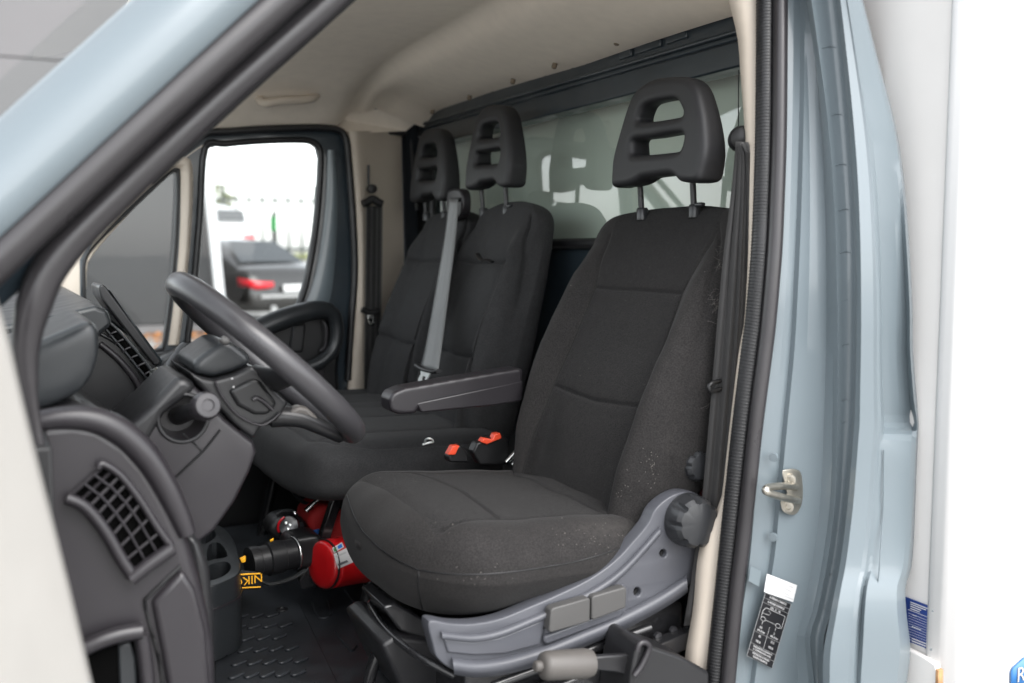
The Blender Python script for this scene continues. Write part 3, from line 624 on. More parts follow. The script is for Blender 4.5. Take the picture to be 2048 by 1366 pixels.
# ------------------------------------------------------------------ open driver door (edge only reaches the frame)
dd = thing('driver_door', 'cream edge of the open driver door at the left of the doorway', 'door', (-1.3, -1.1, .4))
edge = [(-16, 560), (-4, 600), (22, 690), (52, 820), (92, 980), (140, 1170), (186, 1366), (215, 1480)]
P = [on(x, y, Y=-1.03) for x, y in edge]
Q = [V(p.x - .35, p.y - .95, p.z + .02) for p in P]
sheet('door_trim', [[p + V(-.07, .03, 0) for p in P], [p + V(-.01, .006, 0) for p in P], P, [p + V(-.006, -.02, 0) for p in P], [p.lerp(q, .5) for p, q in zip(P, Q)], Q, [q + V(-.07, .03, 0) for q in Q]], 'door_cream', dd, n=40)

# ------------------------------------------------------------------ cargo box
BX, BYS = .138, -1.06
cb = thing('cargo_box', 'white box body right behind the cab', 'cargo box', (1.2, 0, .9))
prism('front_panel', [(BX, BYS + .035, .45), (BX, 1.06, .45), (BX, 1.06, 3.0), (BX, BYS + .035, 3.0)], (.04, 0, 0), 'box_cream', cb, bevel=.003)
prism('corner_profile', crom([(BX - .004, BYS + .034, .45), (BX - .004, BYS + .012, .45), (BX + .0, BYS + .004, .45), (BX + .010, BYS, .45), (BX + .035, BYS, .45), (BX + .035, BYS + .034, .45)], 3, True), (0, 0, 2.55), 'box_white', cb, bevel=0)
prism('side_panel', [(BX + .037, BYS + .004, .45), (3.2, BYS + .004, .45), (3.2, BYS + .004, 3.0), (BX + .037, BYS + .004, 3.0)], (0, .03, 0), 'box_white', cb, bevel=.002)
prism('roof_panel', [(BX, BYS, 3.0), (3.2, BYS, 3.0), (3.2, 1.06, 3.0), (BX, 1.06, 3.0)], (0, 0, .05), 'box_white', cb)
prism('floor_panel', [(BX + .05, BYS + .04, .46), (3.2, BYS + .04, .46), (3.2, 1.06, .46), (BX + .05, 1.06, .46)], (0, 0, .06), 'box_cream', cb)
ppx('corner_bracket', [(1800, 1290), (1850, 1315), (1872, 1330), (1876, 1400), (1780, 1400)], (.012, 0, 0), 'box_cream', cb, plane=dict(X=BX - .014), bevel=.003)
ppx('timber_edge', [(1871, 1338), (1877, 1341), (1876, 1400), (1869, 1400)], (.012, 0, 0), 'wood', cb, plane=dict(X=BX - .017), bevel=.001)
pl = ppx('maker_plate', [(1800, 1190), (1869, 1217), (1867, 1304), (1800, 1277)], (.003, 0, 0), 'plate_blue', cb, plane=dict(X=BX - .004), bevel=.0005, label='blue maker plate on the front of the box body')
def bl(x0, x1, y, r, m='label_white'):
    s = .39; return tube('printed_line', [on(x0, y, X=BX - .0045), on(x1, y + (x1 - x0) * s, X=BX - .0045)], r, m, pl, n=4, sm=0)
for x1, y in ((1860, 1204), (1852, 1208), (1842, 1212.5), (1839, 1217)): bl(1821, x1, y, .0008)
bl(1816, 1861, 1219, .0005)
for i in range(11): bl(1817, 1861, 1226 + i * 5.2, .0003)
tube('printed_line', [on(1862, 1238, X=BX - .0045), on(1860, 1288, X=BX - .0045)], .0006, 'label_white', pl, n=4, sm=0)
for x1, y in ((1833, 1229), (1842, 1253), (1855, 1277), (1851, 1282), (1850, 1286.5)): bl(1824, x1, y, .0007)
for x, y in ((1866, 1221), (1863, 1298)): lathe('rivet', on(x, y, X=BX - .004), (-1, 0, 0), [(0, .003), (.002, .0028), (.0025, .001)], 'chrome', pl, n=12)
lg = ppx('side_logo', [(2024, 1345), (2028, 1336), (2048, 1318), (2085, 1290), (2085, 1366), (2062, 1380), (2024, 1380)], (0, .003, 0), 'logo_blue', cb, plane=dict(Y=BYS - .002), bevel=0, label='blue printed emblem low on the box side')
text('printed_text', 'R', .038, on(2042, 1350, Y=BYS - .004), (1, 0, 0), (0, 0, 1), 'logo_tan', lg)

# ------------------------------------------------------------------ passenger door (far side)
pd = thing('passenger_door', 'far passenger door with window, quarter light and dark armrest', 'door', (-.5, .95, .55))
DY = .92
win = [(410, 297), (450, 288), (520, 282), (590, 280), (622, 283), (637, 294), (642, 315), (639, 380), (630, 470), (614, 560), (600, 605), (580, 640), (520, 700), (450, 720), (378, 720), (386, 600), (400, 430)]
qw = [(168, 560), (170, 520), (188, 490), (260, 420), (335, 350), (350, 342), (357, 352), (352, 480), (340, 610), (328, 690), (315, 700), (240, 715), (178, 715), (172, 640)]
outer = [(166, 900), (160, 620), (160, 520), (196, 455), (330, 318), (400, 272), (470, 260), (580, 254), (665, 255), (689, 270), (697, 330), (707, 480), (708, 560), (702, 640), (695, 760), (692, 900)]
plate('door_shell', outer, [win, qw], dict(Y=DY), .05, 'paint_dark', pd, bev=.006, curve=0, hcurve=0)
mk('window_glass', [on(x, y, Y=DY + .03) for x, y in win], [tuple(range(len(win)))], 'glass', pd, smooth=False)
mk('quarter_glass', [on(x, y, Y=DY + .03) for x, y in qw], [tuple(range(len(qw)))], 'glass', pd, smooth=False)
tube('window_seal', px3(win, Y=DY - .002), .010, 'rubber', pd, closed=True, n=10, sm=4, ref=(0, 1, 0))
tube('quarter_seal', px3(qw, Y=DY - .002), .005, 'rubber', pd, closed=True, n=8, sm=4, ref=(0, 1, 0))
sheet('quarter_trim', [[on(x, y, Y=DY - .004) for x, y in [(178, 500), (260, 412), (335, 344), (352, 336), (361, 346), (359, 480), (347, 610), (336, 690)]],
                       [on(x, y, Y=DY - .03) for x, y in [(184, 486), (266, 400), (338, 335), (366, 322), (378, 345), (374, 480), (362, 610), (350, 690)]],
                       [on(x, y, Y=DY - .004) for x, y in [(180, 478), (266, 390), (340, 325), (372, 313), (386, 345), (381, 480), (368, 610), (358, 690)]]], 'cream', pd, n=40)
sheet('frame_face', [[on(x, y, Y=DY - .006) for x, y in [(655, 300), (652, 400), (640, 500), (622, 580), (604, 618)]], [on(x, y, Y=DY - .02) for x, y in [(664, 300), (668, 400), (662, 500), (650, 580), (640, 615)]], [on(x, y, Y=DY - .006) for x, y in [(670, 300), (676, 400), (672, 500), (664, 580), (656, 612)]]], 'paint', pd, n=20)
tube('aperture_seal', onl([(150, 470), (260, 365), (380, 275), (470, 262), (580, 256), (664, 257), (690, 274), (698, 330), (708, 480), (709, 560), (703, 640), (696, 760)], .9), .011, 'rubber', pd, n=10, sm=5)
prism('lower_panel', [(-1.7, .925, .40), (-.05, .925, .40), (-.05, .925, 1.02), (-1.7, .925, 1.15)], (0, .03, 0), 'plastic_black', pd, bevel=.005)
# inner door card with armrest loop
o_ = ppx('door_card', [(110, 720), (280, 712), (430, 690), (520, 642), (600, 618), (650, 608), (676, 616), (684, 640), (682, 700), (676, 740), (690, 900), (110, 900)], (0, .06, 0), 'plastic_black', pd, plane=dict(Y=.87), bevel=.012, bseg=3)
tube('armrest', [on(330, 745, Y=.82), on(420, 712, Y=.80), on(500, 668, Y=.80), on(560, 640, Y=.80), on(620, 622, Y=.81), on(655, 622, Y=.82), on(672, 645, Y=.825), on(670, 690, Y=.825), on(645, 722, Y=.82), on(600, 740, Y=.82)], [.026, .03, .032, .032, .03, .026, .022, .02, .02, .02], 'plastic_blue', pd, n=14, sm=6)
tube('grip_edge', [on(645, 642, Y=.835), on(652, 655, Y=.83), on(651, 690, Y=.83), on(640, 702, Y=.835)], .004, 'plastic_mid', pd, n=8)
ppx('door_pocket', [(588, 650), (612, 648), (606, 705), (578, 705)], (0, .03, 0), 'plastic', pd, plane=dict(Y=.852), bevel=.006)
ppx('door_pillar_strip', [(636, 728), (650, 724), (648, 800), (634, 800)], (0, .02, 0), 'plastic_mid', pd, plane=dict(Y=.855), bevel=.004)
ppx('switch_ledge', [(320, 718), (380, 690), (432, 672), (462, 676), (470, 690), (400, 720), (360, 738), (318, 744)], (0, .06, 0), 'plastic_blue', pd, plane=dict(Y=.80), bevel=.01, bseg=3)
ppx('window_switch', [(346, 700), (362, 694), (368, 698), (352, 705)], (0, .02, .0), 'plastic_black', pd, plane=dict(Y=.792), bevel=.002)

# ------------------------------------------------------------------ floor mat
FZ = .522
mt = prism('floor_mat', [(-1.55, -.86, FZ), (-.1, -.86, FZ), (-.1, .88, FZ), (-1.55, .88, FZ)], (0, 0, .012), 'mat_rubber', None, bevel=.004)
tag(mt, 'dark grey ribbed rubber mat on the cab floor', 'floor mat')
FT = FZ + .012
hp = [on(x, y, Z=FT) for x, y in ((430, 1400), (432, 1215), (600, 1210), (700, 1420))]
heel = prism('heel_pad', hp, (0, 0, .004), 'mat_rubber', mt, bevel=.002)
tm = None
e1 = V(.09, .42, 0).normalized()
for r_ in range(8):
    for c_ in range(7):
        x = 452 + c_ * 31 + r_ * 6.5 - (r_ % 2) * 12; y = 1236 + r_ * 21 + c_ * -1.5 + (r_ * r_) * .5
        if x > 560 + r_ * 12: continue
        p = on(x, y, Z=FT + .004)
        if tm is None:
            pts = [V(.5 * a * .045 + 0, b * .02 * .5, 0) for a, b in ((-1, -.5), (-.7, -1), (.7, -1), (1, -.5), (1, .5), (.7, 1), (-.7, 1), (-1, .5))]
            pts = [q * .8 for q in pts]
            oo = prism('tread', pts, (0, 0, .006), 'mat_rubber', None, bevel=.002); tm = oo.data; COL.objects.unlink(oo); bpy.data.objects.remove(oo)
        o = bpy.data.objects.new('tread', tm); b = o.modifiers.new('b', 'BEVEL'); b.width = .002; b.segments = 2
        o.location = p; o.rotation_euler = (0, 0, math.radians(28)); COL.objects.link(o); o.parent = mt
tube('mat_crease', [on(x, y, Z=FT + .001) for x, y in ((585, 1210), (620, 1262), (652, 1330), (680, 1400))], .003, 'plastic_black', mt, n=6)
lathe('mat_stud', on(564, 1222, Z=FT), (0, 0, 1), [(0, .016), (.006, .014), (.007, .008), (.003, .006)], 'plastic_black', mt, n=16)
for pts in (((625, 1205), (640, 1235), (662, 1228), (655, 1200)), ((690, 1180), (720, 1215), (745, 1210)), ((672, 1262), (700, 1300), (712, 1292))):
    tube('mat_ridge', [on(x, y, Z=FT + .001) for x, y in pts], .0035, 'mat_rubber', mt, n=6)

# ================================================================== SEATS
rc_ = math.radians(19.0)
UPV = (math.sin(rc_), 0, math.cos(rc_)); NV = (-math.cos(rc_), 0, math.sin(rc_)); SV = (0, 1, 0)
ds = thing('driver_seat', 'black fabric driver seat with armrest, worn outer bolster and grey side trim', 'seat', (-.42, -.5, .53))
def wf(t): return float(np.interp(t, [-.12, 0, .1, .22, .34, .46, .54, .64], [.225, .243, .262, .274, .277, .272, .266, .26]))
def tf(t): return float(np.interp(t, [-.12, 0, .2, .4, .58], [.15, .15, .145, .115, .08]))
def fr_b(s, t):
    B = np.interp(t, [-.1, .05, .25, .42, .5], [.03, .05, .052, .036, .008])
    lum = .012 * math.exp(-((t - .1) / .12) ** 2)
    return B * np.exp(-((np.abs(s) - .80) / .17) ** 2) + lum * (1 - np.abs(s) ** 2)
sx = lambda t: float(np.interp(t, [-.1, .0, .15, .4, .5, .6], [.165, .165, .16, .152, .165, .19]))
tt = np.linspace(-.1, .395, 14)
def seams_for(tt, h1, h2, sc=1.0):
    return [[(-sx(t) * sc, t) for t in tt], [(sx(t) * sc, t) for t in tt], [(-sx(h1) * sc, h1), (sx(h1) * sc, h1)], [(-sx(h2) * sc, h2 + .004), (0, h2 - .006), (sx(h2) * sc, h2 + .004)]]
seamsD = seams_for(tt, .395, .165) + [[(-.152, .395), (-.172, .46), (-.18, .52)], [(.152, .395), (.17, .46), (.178, .52)], [(-.247, 0), (-.258, .2), (-.25, .36), (-.23, .46), (-.18, .535)], [(.24, 0), (.252, .2), (.245, .36), (.225, .46)]]
bck = upholstery('backrest', ['fabric_bolster', 'fabric'], (-.185, -.5, .905), SV, UPV, NV, -.1, .585, wf, tf, fr_b, seamsD, .07, .08, ds, nu=260, nv=230, es=2.9,
           center=lambda s, t: abs(s) < sx(t), wrinkle=.0014, puff=.0035, groove=.004)
# cushion
CX, CZ = -.20, .824
def wfc(t): return float(np.interp(t, [0, .15, .35, .5], [.245, .268, .284, .285]))
def tfc(t): return float(np.interp(t, [0, .2, .42, .5], [.18, .19, .20, .185]))
def fr_c(s, t):
    return np.interp(t, [0, .2, .4, .52], [.010, .012, .008, .0]) * np.exp(-((np.abs(s) - .82) / .16) ** 2) + .012 * math.exp(-((t - .45) / .1) ** 2) - .006
cs_ = lambda t: float(np.interp(t, [0, .1, .25, .4, .5], [.185, .185, .19, .20, .21]))
tc_ = np.linspace(.02, .43, 12)
seamsC = [[(-cs_(t), t) for t in tc_], [(cs_(t), t) for t in tc_], [(-cs_(.31), .32), (0, .305), (cs_(.31), .32)], [(-cs_(.12), .10), (0, .115), (cs_(.12), .10)]]
tl = math.radians(3.5)
cus = upholstery('seat_cushion', ['fabric_bolster', 'fabric'], (CX, -.5, CZ), SV, (-math.cos(tl), 0, math.sin(tl)), (math.sin(tl), 0, math.cos(tl)), -.03, .50, wfc, tfc, fr_c, seamsC, .03, .17, ds, nu=300, nv=220, e=3.0, es=2.35, en=2.6, tuck=.2,
           center=lambda s, t: abs(s) < cs_(t) and t < .44, wrinkle=.002, puff=.004)
# stitched seams, lint and frayed threads laid on the finished surfaces
from mathutils.bvhtree import BVHTree
def bvh(o): return BVHTree.FromPolygons([v.co.copy() for v in o.data.vertices], [tuple(p.vertices) for p in o.data.polygons])
BC, BB = bvh(cus), bvh(bck)
def drop(B, x, y):
    h = B.ray_cast(Vector(CAM), Vector(ray(x, y)).normalized()); return h[0], h[1]
def stitch(B, pl, r, par, m='plastic_black'):
    P2 = resample(crom([(x, y, 0) for x, y in pl], 6), 40); pts = [drop(B, x, y)[0] for x, y, _ in P2]; pts = [p for p in pts if p]
    if len(pts) > 4: tube('seam', pts, r, m, par, n=6, sm=0)
stitch(BC, [(838, 1142), (836, 1170), (842, 1205), (850, 1240)], .0013, cus)
stitch(BC, [(694, 990), (712, 1040), (742, 1080), (785, 1115), (838, 1140)], .0013, cus)
stitch(BC, [(838, 1140), (900, 1148), (980, 1148), (1080, 1136), (1180, 1116), (1290, 1078)], .0013, cus)
def lint(B, par, areas, m, thr=None):
    vs, fs = [], []
    for cx, cy, rx, ry, k in areas:
        for _ in range(k):
            p, nn = drop(B, random.gauss(cx, rx), random.gauss(cy, ry))
            if p is None: continue
            if nn.dot(Vector(ray(cx, cy))) > 0: nn = -nn
            a = nn.orthogonal().normalized(); b = nn.cross(a); th = random.random() * 6.3; u_ = a * math.cos(th) + b * math.sin(th); v_ = nn.cross(u_)
            l = random.uniform(.0004, .0013) if thr is None else random.uniform(.004, .011); w_ = random.uniform(.0003, .0006) if thr is None else .0002
            q = p + nn * .0006; z = nn * (0 if thr is None else random.uniform(.002, .008)); n0 = len(vs)
            vs += [q - u_ * l - v_ * w_, q - u_ * l + v_ * w_, q + v_ * w_ + z, q - v_ * w_ + z, q + u_ * l + v_ * w_, q + u_ * l - v_ * w_]; fs += [(n0, n0 + 1, n0 + 2, n0 + 3), (n0 + 3, n0 + 2, n0 + 4, n0 + 5)]
    if vs: mk('lint' if thr is None else 'frayed_threads', vs, fs, m, par, smooth=False, kind='stuff')
lint(BC, cus, [(1200, 1075, 45, 18, 34), (960, 1150, 45, 8, 16), (1250, 1110, 30, 8, 14), (900, 1010, 120, 40, 14), (1260, 1000, 20, 8, 10)], 'lint')
lint(BB, bck, [(1260, 985, 25, 10, 14), (1300, 930, 8, 30, 26), (1290, 700, 70, 120, 14)], 'lint')
lint(BB, bck, [(1440, 520, 6, 14, 14), (1430, 605, 10, 12, 22), (1420, 800, 4, 20, 3)], 'lint', 1)
# headrest: outline traced on its front face, moulded soft
HRX = -.105
hr_out = [(1229, 374), (1227, 345), (1228, 312), (1238, 262), (1250, 212), (1262, 183), (1290, 160), (1325, 153), (1362, 154), (1385, 172), (1400, 215), (1410, 262), (1414, 305), (1410, 340), (1404, 362), (1385, 366), (1364, 364), (1356, 356), (1345, 350), (1320, 352), (1290, 356), (1278, 364), (1262, 371), (1240, 374)]
hr_h1 = [(1273, 242), (1275, 225), (1283, 211), (1298, 204), (1330, 198), (1347, 199), (1356, 211), (1362, 230), (1330, 238), (1300, 242)]
hr_h2 = [(1266, 280), (1300, 275), (1345, 267), (1364, 267), (1367, 278), (1363, 297), (1352, 303), (1320, 307), (1285, 310), (1266, 309), (1264, 296)]
hr = plate('headrest', hr_out, [hr_h1, hr_h2], dict(X=HRX), .048, 'foam', ds, bev=.012, curve=3, hcurve=3)
soften(hr, .0035, 6, .5)
ctr = on(1328, 360, X=HRX)
for v in hr.data.vertices:      # thicker foot, thinner crown
    k = (v.co.z - ctr.z) / .22; mid = HRX + .026
    v.co.x = mid + (v.co.x - mid) * (1.3 - .45 * k) - .004 + .008 * k
def posts(parent_hr, cy, zt_, zb_, x, coll):
    sp = .088 if coll is None else coll
    for s in (-1, 1):
        tube('post', [V(x, cy + s * sp, zb_), V(x - .006, cy + s * sp, zt_)], .0062, 'chrome' if 0 else 'steel_dark', parent_hr, n=12, sm=0)
        lathe('collar', V(x + .002, cy + s * sp, zb_ + .002), (0, 0, 1), [(-.02, .012), (.001, .0125), (.005, .010)], 'knob_grey', parent_hr, n=16)
    box('release_button', V(x, cy - sp - .018, zb_ + .006), (.012, .022, .008), 'knob_grey', parent_hr, bevel=.003)
HC = on(1322, 360, X=-.06)
posts(hr, HC.y, HC.z + .02, on(1320, 421, X=-.03).z, -.045, None)
# ---- passenger bench
bs = thing('passenger_bench', 'double black passenger bench with two headrests on the far side', 'seat', (-.42, .46, .53))
rb_ = math.radians(15.5); UPB = (math.sin(rb_), 0, math.cos(rb_)); NB = (-math.cos(rb_), 0, math.sin(rb_))
for cy, lab_, k_ in ((.20, 'backrest of the middle passenger place', 1.0), (.585, 'backrest of the outer passenger place beside the door', .985)):
    wfb = lambda t: float(np.interp(t, [-.1, 0, .15, .3, .42, .52, .64], [.172, .182, .188, .188, .184, .176, .168]))
    sc = .96
    sb = seams_for(np.linspace(-.1, .40, 14), .40, .15, sc) + [[(-.195, 0), (-.195, .25), (-.18, .42), (-.14, .53)]]
    upholstery('backrest', ['fabric_mid', 'fabric_mid'], (-.155, cy, .945), SV, UPB, NB, -.08, .575 * k_, wfb, tf, fr_b, sb, .06, .08, bs, nu=200, nv=170, wrinkle=.001, label=lab_, groove=.010, puff=.014)
def wfq(t): return .475
upholstery('seat_cushion', ['fabric_mid', 'fabric_mid'], (-.19, .40, .865), SV, (-1, 0, .03), (0, 0, 1), -.02, .50, lambda t: float(np.interp(t, [0, .4, .5], [.47, .475, .475])), lambda t: .16, lambda s, t: .01 * np.exp(-((np.abs(s) - .9) / .1) ** 2) + .006 * np.exp(-((np.abs(s) - .05) / .12) ** 2),
           [[(-.01, 0), (-.01, .44)], [(-.33, .02), (-.33, .3), (-.37, .42)], [(-.13, .02), (-.13, .3), (-.1, .42)], [(.12, .02), (.12, .3)], [(.33, .02), (.33, .3)], [(-.33, .30), (-.13, .30)], [(.12, .30), (.33, .30)], [(-.45, .02), (-.45, .32), (-.425, .40), (-.36, .44), (0, .455), (.36, .44)]], .03, .11, bs, nu=340, nv=170, e=4, es=3.4, en=3.0, wrinkle=.0012)
for cy, zoff in ((.195, .035), (.605, .018)):
    me = hr.data.copy()
    for v in me.vertices: v.co.y = ctr.y + (v.co.y - ctr.y) * .86; v.co.z = ctr.z + (v.co.z - ctr.z) * 1.06
    o = bpy.data.objects.new('headrest', me); o.location = (.016, cy - ctr.y + .0, zoff); link(o); o.parent = bs; o.matrix_parent_inverse = parent_world(bs).inverted()
    WLOC[o.name] = Vector((.016, cy - ctr.y, zoff))
    o['label'] = 'headrest of the middle place' if cy < .4 else 'headrest of the outer place'
    posts(o, HC.y + cy - ctr.y, HC.z + .02 + zoff, 1.485, -.045, .072)
# base under bench, legs, floor frame
prism('base_frame', [(-.44, .10, .70), (-.2, .10, .70), (-.2, .10, .79), (-.44, .10, .79)], (0, .74, 0), 'steel_black', bs, bevel=.006)
for xx, yy in ((-.5, .05), (-.22, .05), (-.58, .75), (-.22, .75)):
    tube('leg', [V(xx, yy, .53), V(xx + .05, yy, .74)], .016, 'steel_black', bs, n=10, sm=0)
tube('wire_rail', [on(572, 965, Y=.3), on(600, 1000, Y=.25), on(625, 1010, Y=.22), on(660, 1022, Y=.2)], .0045, 'steel_dark', bs, n=8)
tube('lever', [on(612, 1022, Y=.12), on(622, 1012, Y=.12), on(647, 990, Y=.12)], [.007, .006, .006], 'chrome', bs, n=10, sm=0)
ppx('front_bracket', [(672, 980), (690, 985), (660, 1082), (640, 1078)], (0, .025, 0), 'steel_black', bs, plane=dict(Y=.08), bevel=.003)
ppx('foot_bracket', [(598, 1160), (632, 1105), (652, 1120), (720, 1120), (720, 1160), (640, 1172), (604, 1180)], (0, .04, 0), 'steel_black', bs, plane=dict(Y=.06), bevel=.004)
# centre belt tower between the passenger backrests
tw = ppx('belt_tower', [(892, 432), (893, 386), (899, 379), (914, 377), (922, 384), (924, 405), (921, 430), (908, 440), (897, 440)], (.03, 0, 0), 'plastic_mid', bs, curve=3, plane=dict(X=-.085), bevel=.008, bseg=3)
ppx('belt_slot', [(897, 402), (900, 396), (918, 395), (916, 404)], (.02, 0, 0), 'plastic_black', tw, plane=dict(X=-.093), bevel=.003)
tube('pull_tab', [on(955, 508, X=-.155), on(963, 520, X=-.165), on(975, 520, X=-.16), on(985, 524, X=-.155)], .007, 'plastic_black', bs, n=8, flat=.5)
tube('pull_loop', [on(845, 889, Z=.952), on(860, 885, Z=.955), on(866, 884, Z=.955), on(864, 879, Z=.965), on(857, 877, Z=.975), on(851, 880, Z=.965), on(850, 888, Z=.952)], .0022, 'flat_white', bs, n=8)
# ---- driver seat: trim, knobs, armrest
TY = -.775
top_ = [(858, 1243), (900, 1247), (945, 1248), (1000, 1238), (1060, 1214), (1120, 1188), (1180, 1158), (1230, 1122), (1268, 1082), (1296, 1048), (1310, 1020), (1335, 997), (1365, 984), (1395, 988), (1405, 1010)]
bot_ = [(1405, 1085), (1390, 1150), (1378, 1172), (1340, 1205), (1270, 1248), (1180, 1290), (1090, 1328), (1020, 1348), (960, 1353), (910, 1342), (876, 1318), (866, 1290)]
trim = plate('side_trim', top_ + bot_, [[(1086 + 8 * math.cos(a), 1247 + 9 * math.sin(a)) for a in np.linspace(0, 6.28, 12, endpoint=False)], [(1275 + 7 * math.cos(a), 1184 + 9 * math.sin(a)) for a in np.linspace(0, 6.28, 12, endpoint=False)], [(1327 + 7 * math.cos(a), 1107 + 8 * math.sin(a)) for a in np.linspace(0, 6.28, 12, endpoint=False)]], dict(Y=TY), .03, 'plastic_grey', ds, bev=.003, curve=4, hcurve=0, label='blue grey plastic trim along the side of the driver seat')
for x, y in ((1086, 1247), (1275, 1184), (1327, 1107)):
    lathe('screw_hole', on(x, y, Y=TY + .012), (0, -1, 0), [(0, .009), (.002, .009)], 'plastic_black', trim, n=16)
# raised field, ledges and lip
up = [(882, 1262), (945, 1268), (1000, 1258), (1062, 1233), (1125, 1206), (1190, 1173), (1240, 1137), (1285, 1090), (1318, 1052)]
sheet('upper_ledge', [[on(x, y, Y=TY - .001) for x, y in up], [on(x + 2, y + 5, Y=TY - .010) for x, y in up], [on(x + 3, y + 14, Y=TY - .012) for x, y in up], [on(x + 4, y + 18, Y=TY - .001) for x, y in up]], 'plastic_grey', trim, n=50)
lo = [(906, 1322), (950, 1328), (1010, 1322), (1080, 1302), (1160, 1270), (1240, 1236), (1320, 1194), (1374, 1158)]
sheet('lower_lip', [[on(x - 2, y - 8, Y=TY - .001) for x, y in lo], [on(x, y, Y=TY - .016) for x, y in lo], [on(x + 1, y + 12, Y=TY - .019) for x, y in lo], [on(x + 2, y + 20, Y=TY - .014) for x, y in lo], [on(x + 2, y + 27, Y=TY - .001) for x, y in lo]], 'plastic_grey', trim, n=50)
fld = [(888, 1278), (945, 1284), (1000, 1275), (1062, 1250), (1092, 1238), (1080, 1290), (1010, 1308), (950, 1311), (896, 1306)]
ppx('raised_field', fld, (0, .01, 0), 'plastic_grey', trim, plane=dict(Y=TY - .005), bevel=.003, bseg=3)
rec = [(1096, 1226), (1248, 1168), (1258, 1178), (1254, 1222), (1240, 1236), (1092, 1290), (1086, 1280)]
ppx('lever_recess', rec, (0, .006, 0), 'plastic_grey', trim, plane=dict(Y=TY - .003), bevel=.002)
ppx('recess_edge', [(1090, 1272), (1244, 1214), (1250, 1219), (1242, 1234), (1094, 1290), (1088, 1284)], (0, .012, 0), 'plastic_grey', trim, plane=dict(Y=TY - .010), bevel=.004, bseg=3)
ppx('height_lever', [(1102, 1221), (1108, 1216), (1178, 1196), (1181, 1200), (1180, 1243), (1102, 1266), (1098, 1262)], (0, .02, 0), 'lever_grey', ds, plane=dict(Y=TY - .024), bevel=.005, bseg=3)
ppx('height_lever', [(1184, 1198), (1188, 1192), (1250, 1174), (1254, 1178), (1252, 1216), (1186, 1241), (1183, 1236)], (0, .02, 0), 'lever_grey', ds, plane=dict(Y=TY - .024), bevel=.005, bseg=3)
def flute(nf, d, tf_): 
    def f(th, t):
        c = max(0., (math.cos(th * nf) - .35) / .65); return 1 - d * c * min(1, max(0, (t - .010) / .006)) * (1 if t < tf_ - .004 else .45 if t < tf_ - .001 else 0)
    return f
k1 = on(1378, 1040, Y=TY - .01)
lathe('recline_knob', k1, (-.12, -1, .05), [(-.01, .047), (.006, .047), (.012, .0455), (.03, .043), (.037, .037), (.040, .02), (.040, .002)], 'knob_grey', ds, n=84, flute=flute(8, .16, .040), angle=28)
k2 = on(1388, 929, Y=-.745)
lathe('lumbar_knob', k2, (-.12, -1, .05), [(-.02, .030), (.004, .030), (.010, .029), (.022, .027), (.028, .022), (.030, .01), (.030, .001)], 'knob_grey', ds, n=84, flute=flute(7, .16, .030), angle=28)
# armrest
arm = ppx('armrest', [(779, 800), (786, 786), (810, 776), (900, 760), (1000, 743), (1046, 736), (1046, 775), (1000, 780), (900, 800), (852, 812), (836, 818), (835, 828), (796, 829), (781, 822)], (0, .06, 0), 'plastic_mid', ds, plane=dict(Y=-.245), bevel=.01, bseg=4)
soften(arm, .0035, 5, .5)
ppx('armrest_side', [(832, 806), (1046, 761), (1046, 802), (990, 811), (843, 826)], (0, .045, 0), 'plastic_mid', ds, plane=dict(Y=-.246), bevel=.004, bseg=3)
# under the driver seat
prism('seat_box', [(-.60, -.74, .535), (-.16, -.74, .535), (-.16, -.74, .74), (-.60, -.74, .74)], (0, .46, 0), 'steel_black', ds, bevel=.01)
tube('front_loop', [on(910, 1352, Y=-.74), on(830, 1308, Y=-.68), on(775, 1262, Y=-.58), on(745, 1220, Y=-.48), on(742, 1206, Y=-.44), on(762, 1200, Y=-.42), on(800, 1206, Y=-.42)], .0065, 'steel_black', ds, n=10)
ppx('jack_cover', [(762, 1290), (790, 1272), (860, 1282), (905, 1350), (900, 1400), (812, 1400)], (0, .2, 0), 'plastic', ds, plane=dict(Y=-.62), bevel=.008, bseg=3)
ppx('slide_bracket', [(766, 1215), (790, 1205), (850, 1240), (870, 1290), (800, 1262)], (0, .12, 0), 'steel_black', ds, plane=dict(Y=-.60), bevel=.004)
tube('seat_leg', [on(770, 1262, Y=-.5), on(742, 1345, Y=-.5), on(730, 1400, Y=-.5)], .012, 'steel_black', ds, n=8, sm=0)
tube('slide_rail', [on(985, 1372, Y=-.77), on(1130, 1318, Y=-.77), on(1300, 1255, Y=-.77)], .008, 'steel_black', ds, n=8, sm=0)
prism('rail_base', [(-.66, -.79, .60), (-.14, -.79, .68), (-.14, -.79, .71), (-.66, -.79, .63)], (0, .03, 0), 'steel_black', ds, bevel=.003)
for x, y in ((1262, 1278), (1314, 1272), (1328, 1290), (1345, 1260)): lathe('rail_bolt', on(x, y, Y=-.76), (0, -1, 0), [(0, .009), (.006, .008), (.007, .003)], 'steel_dark', ds, n=6)
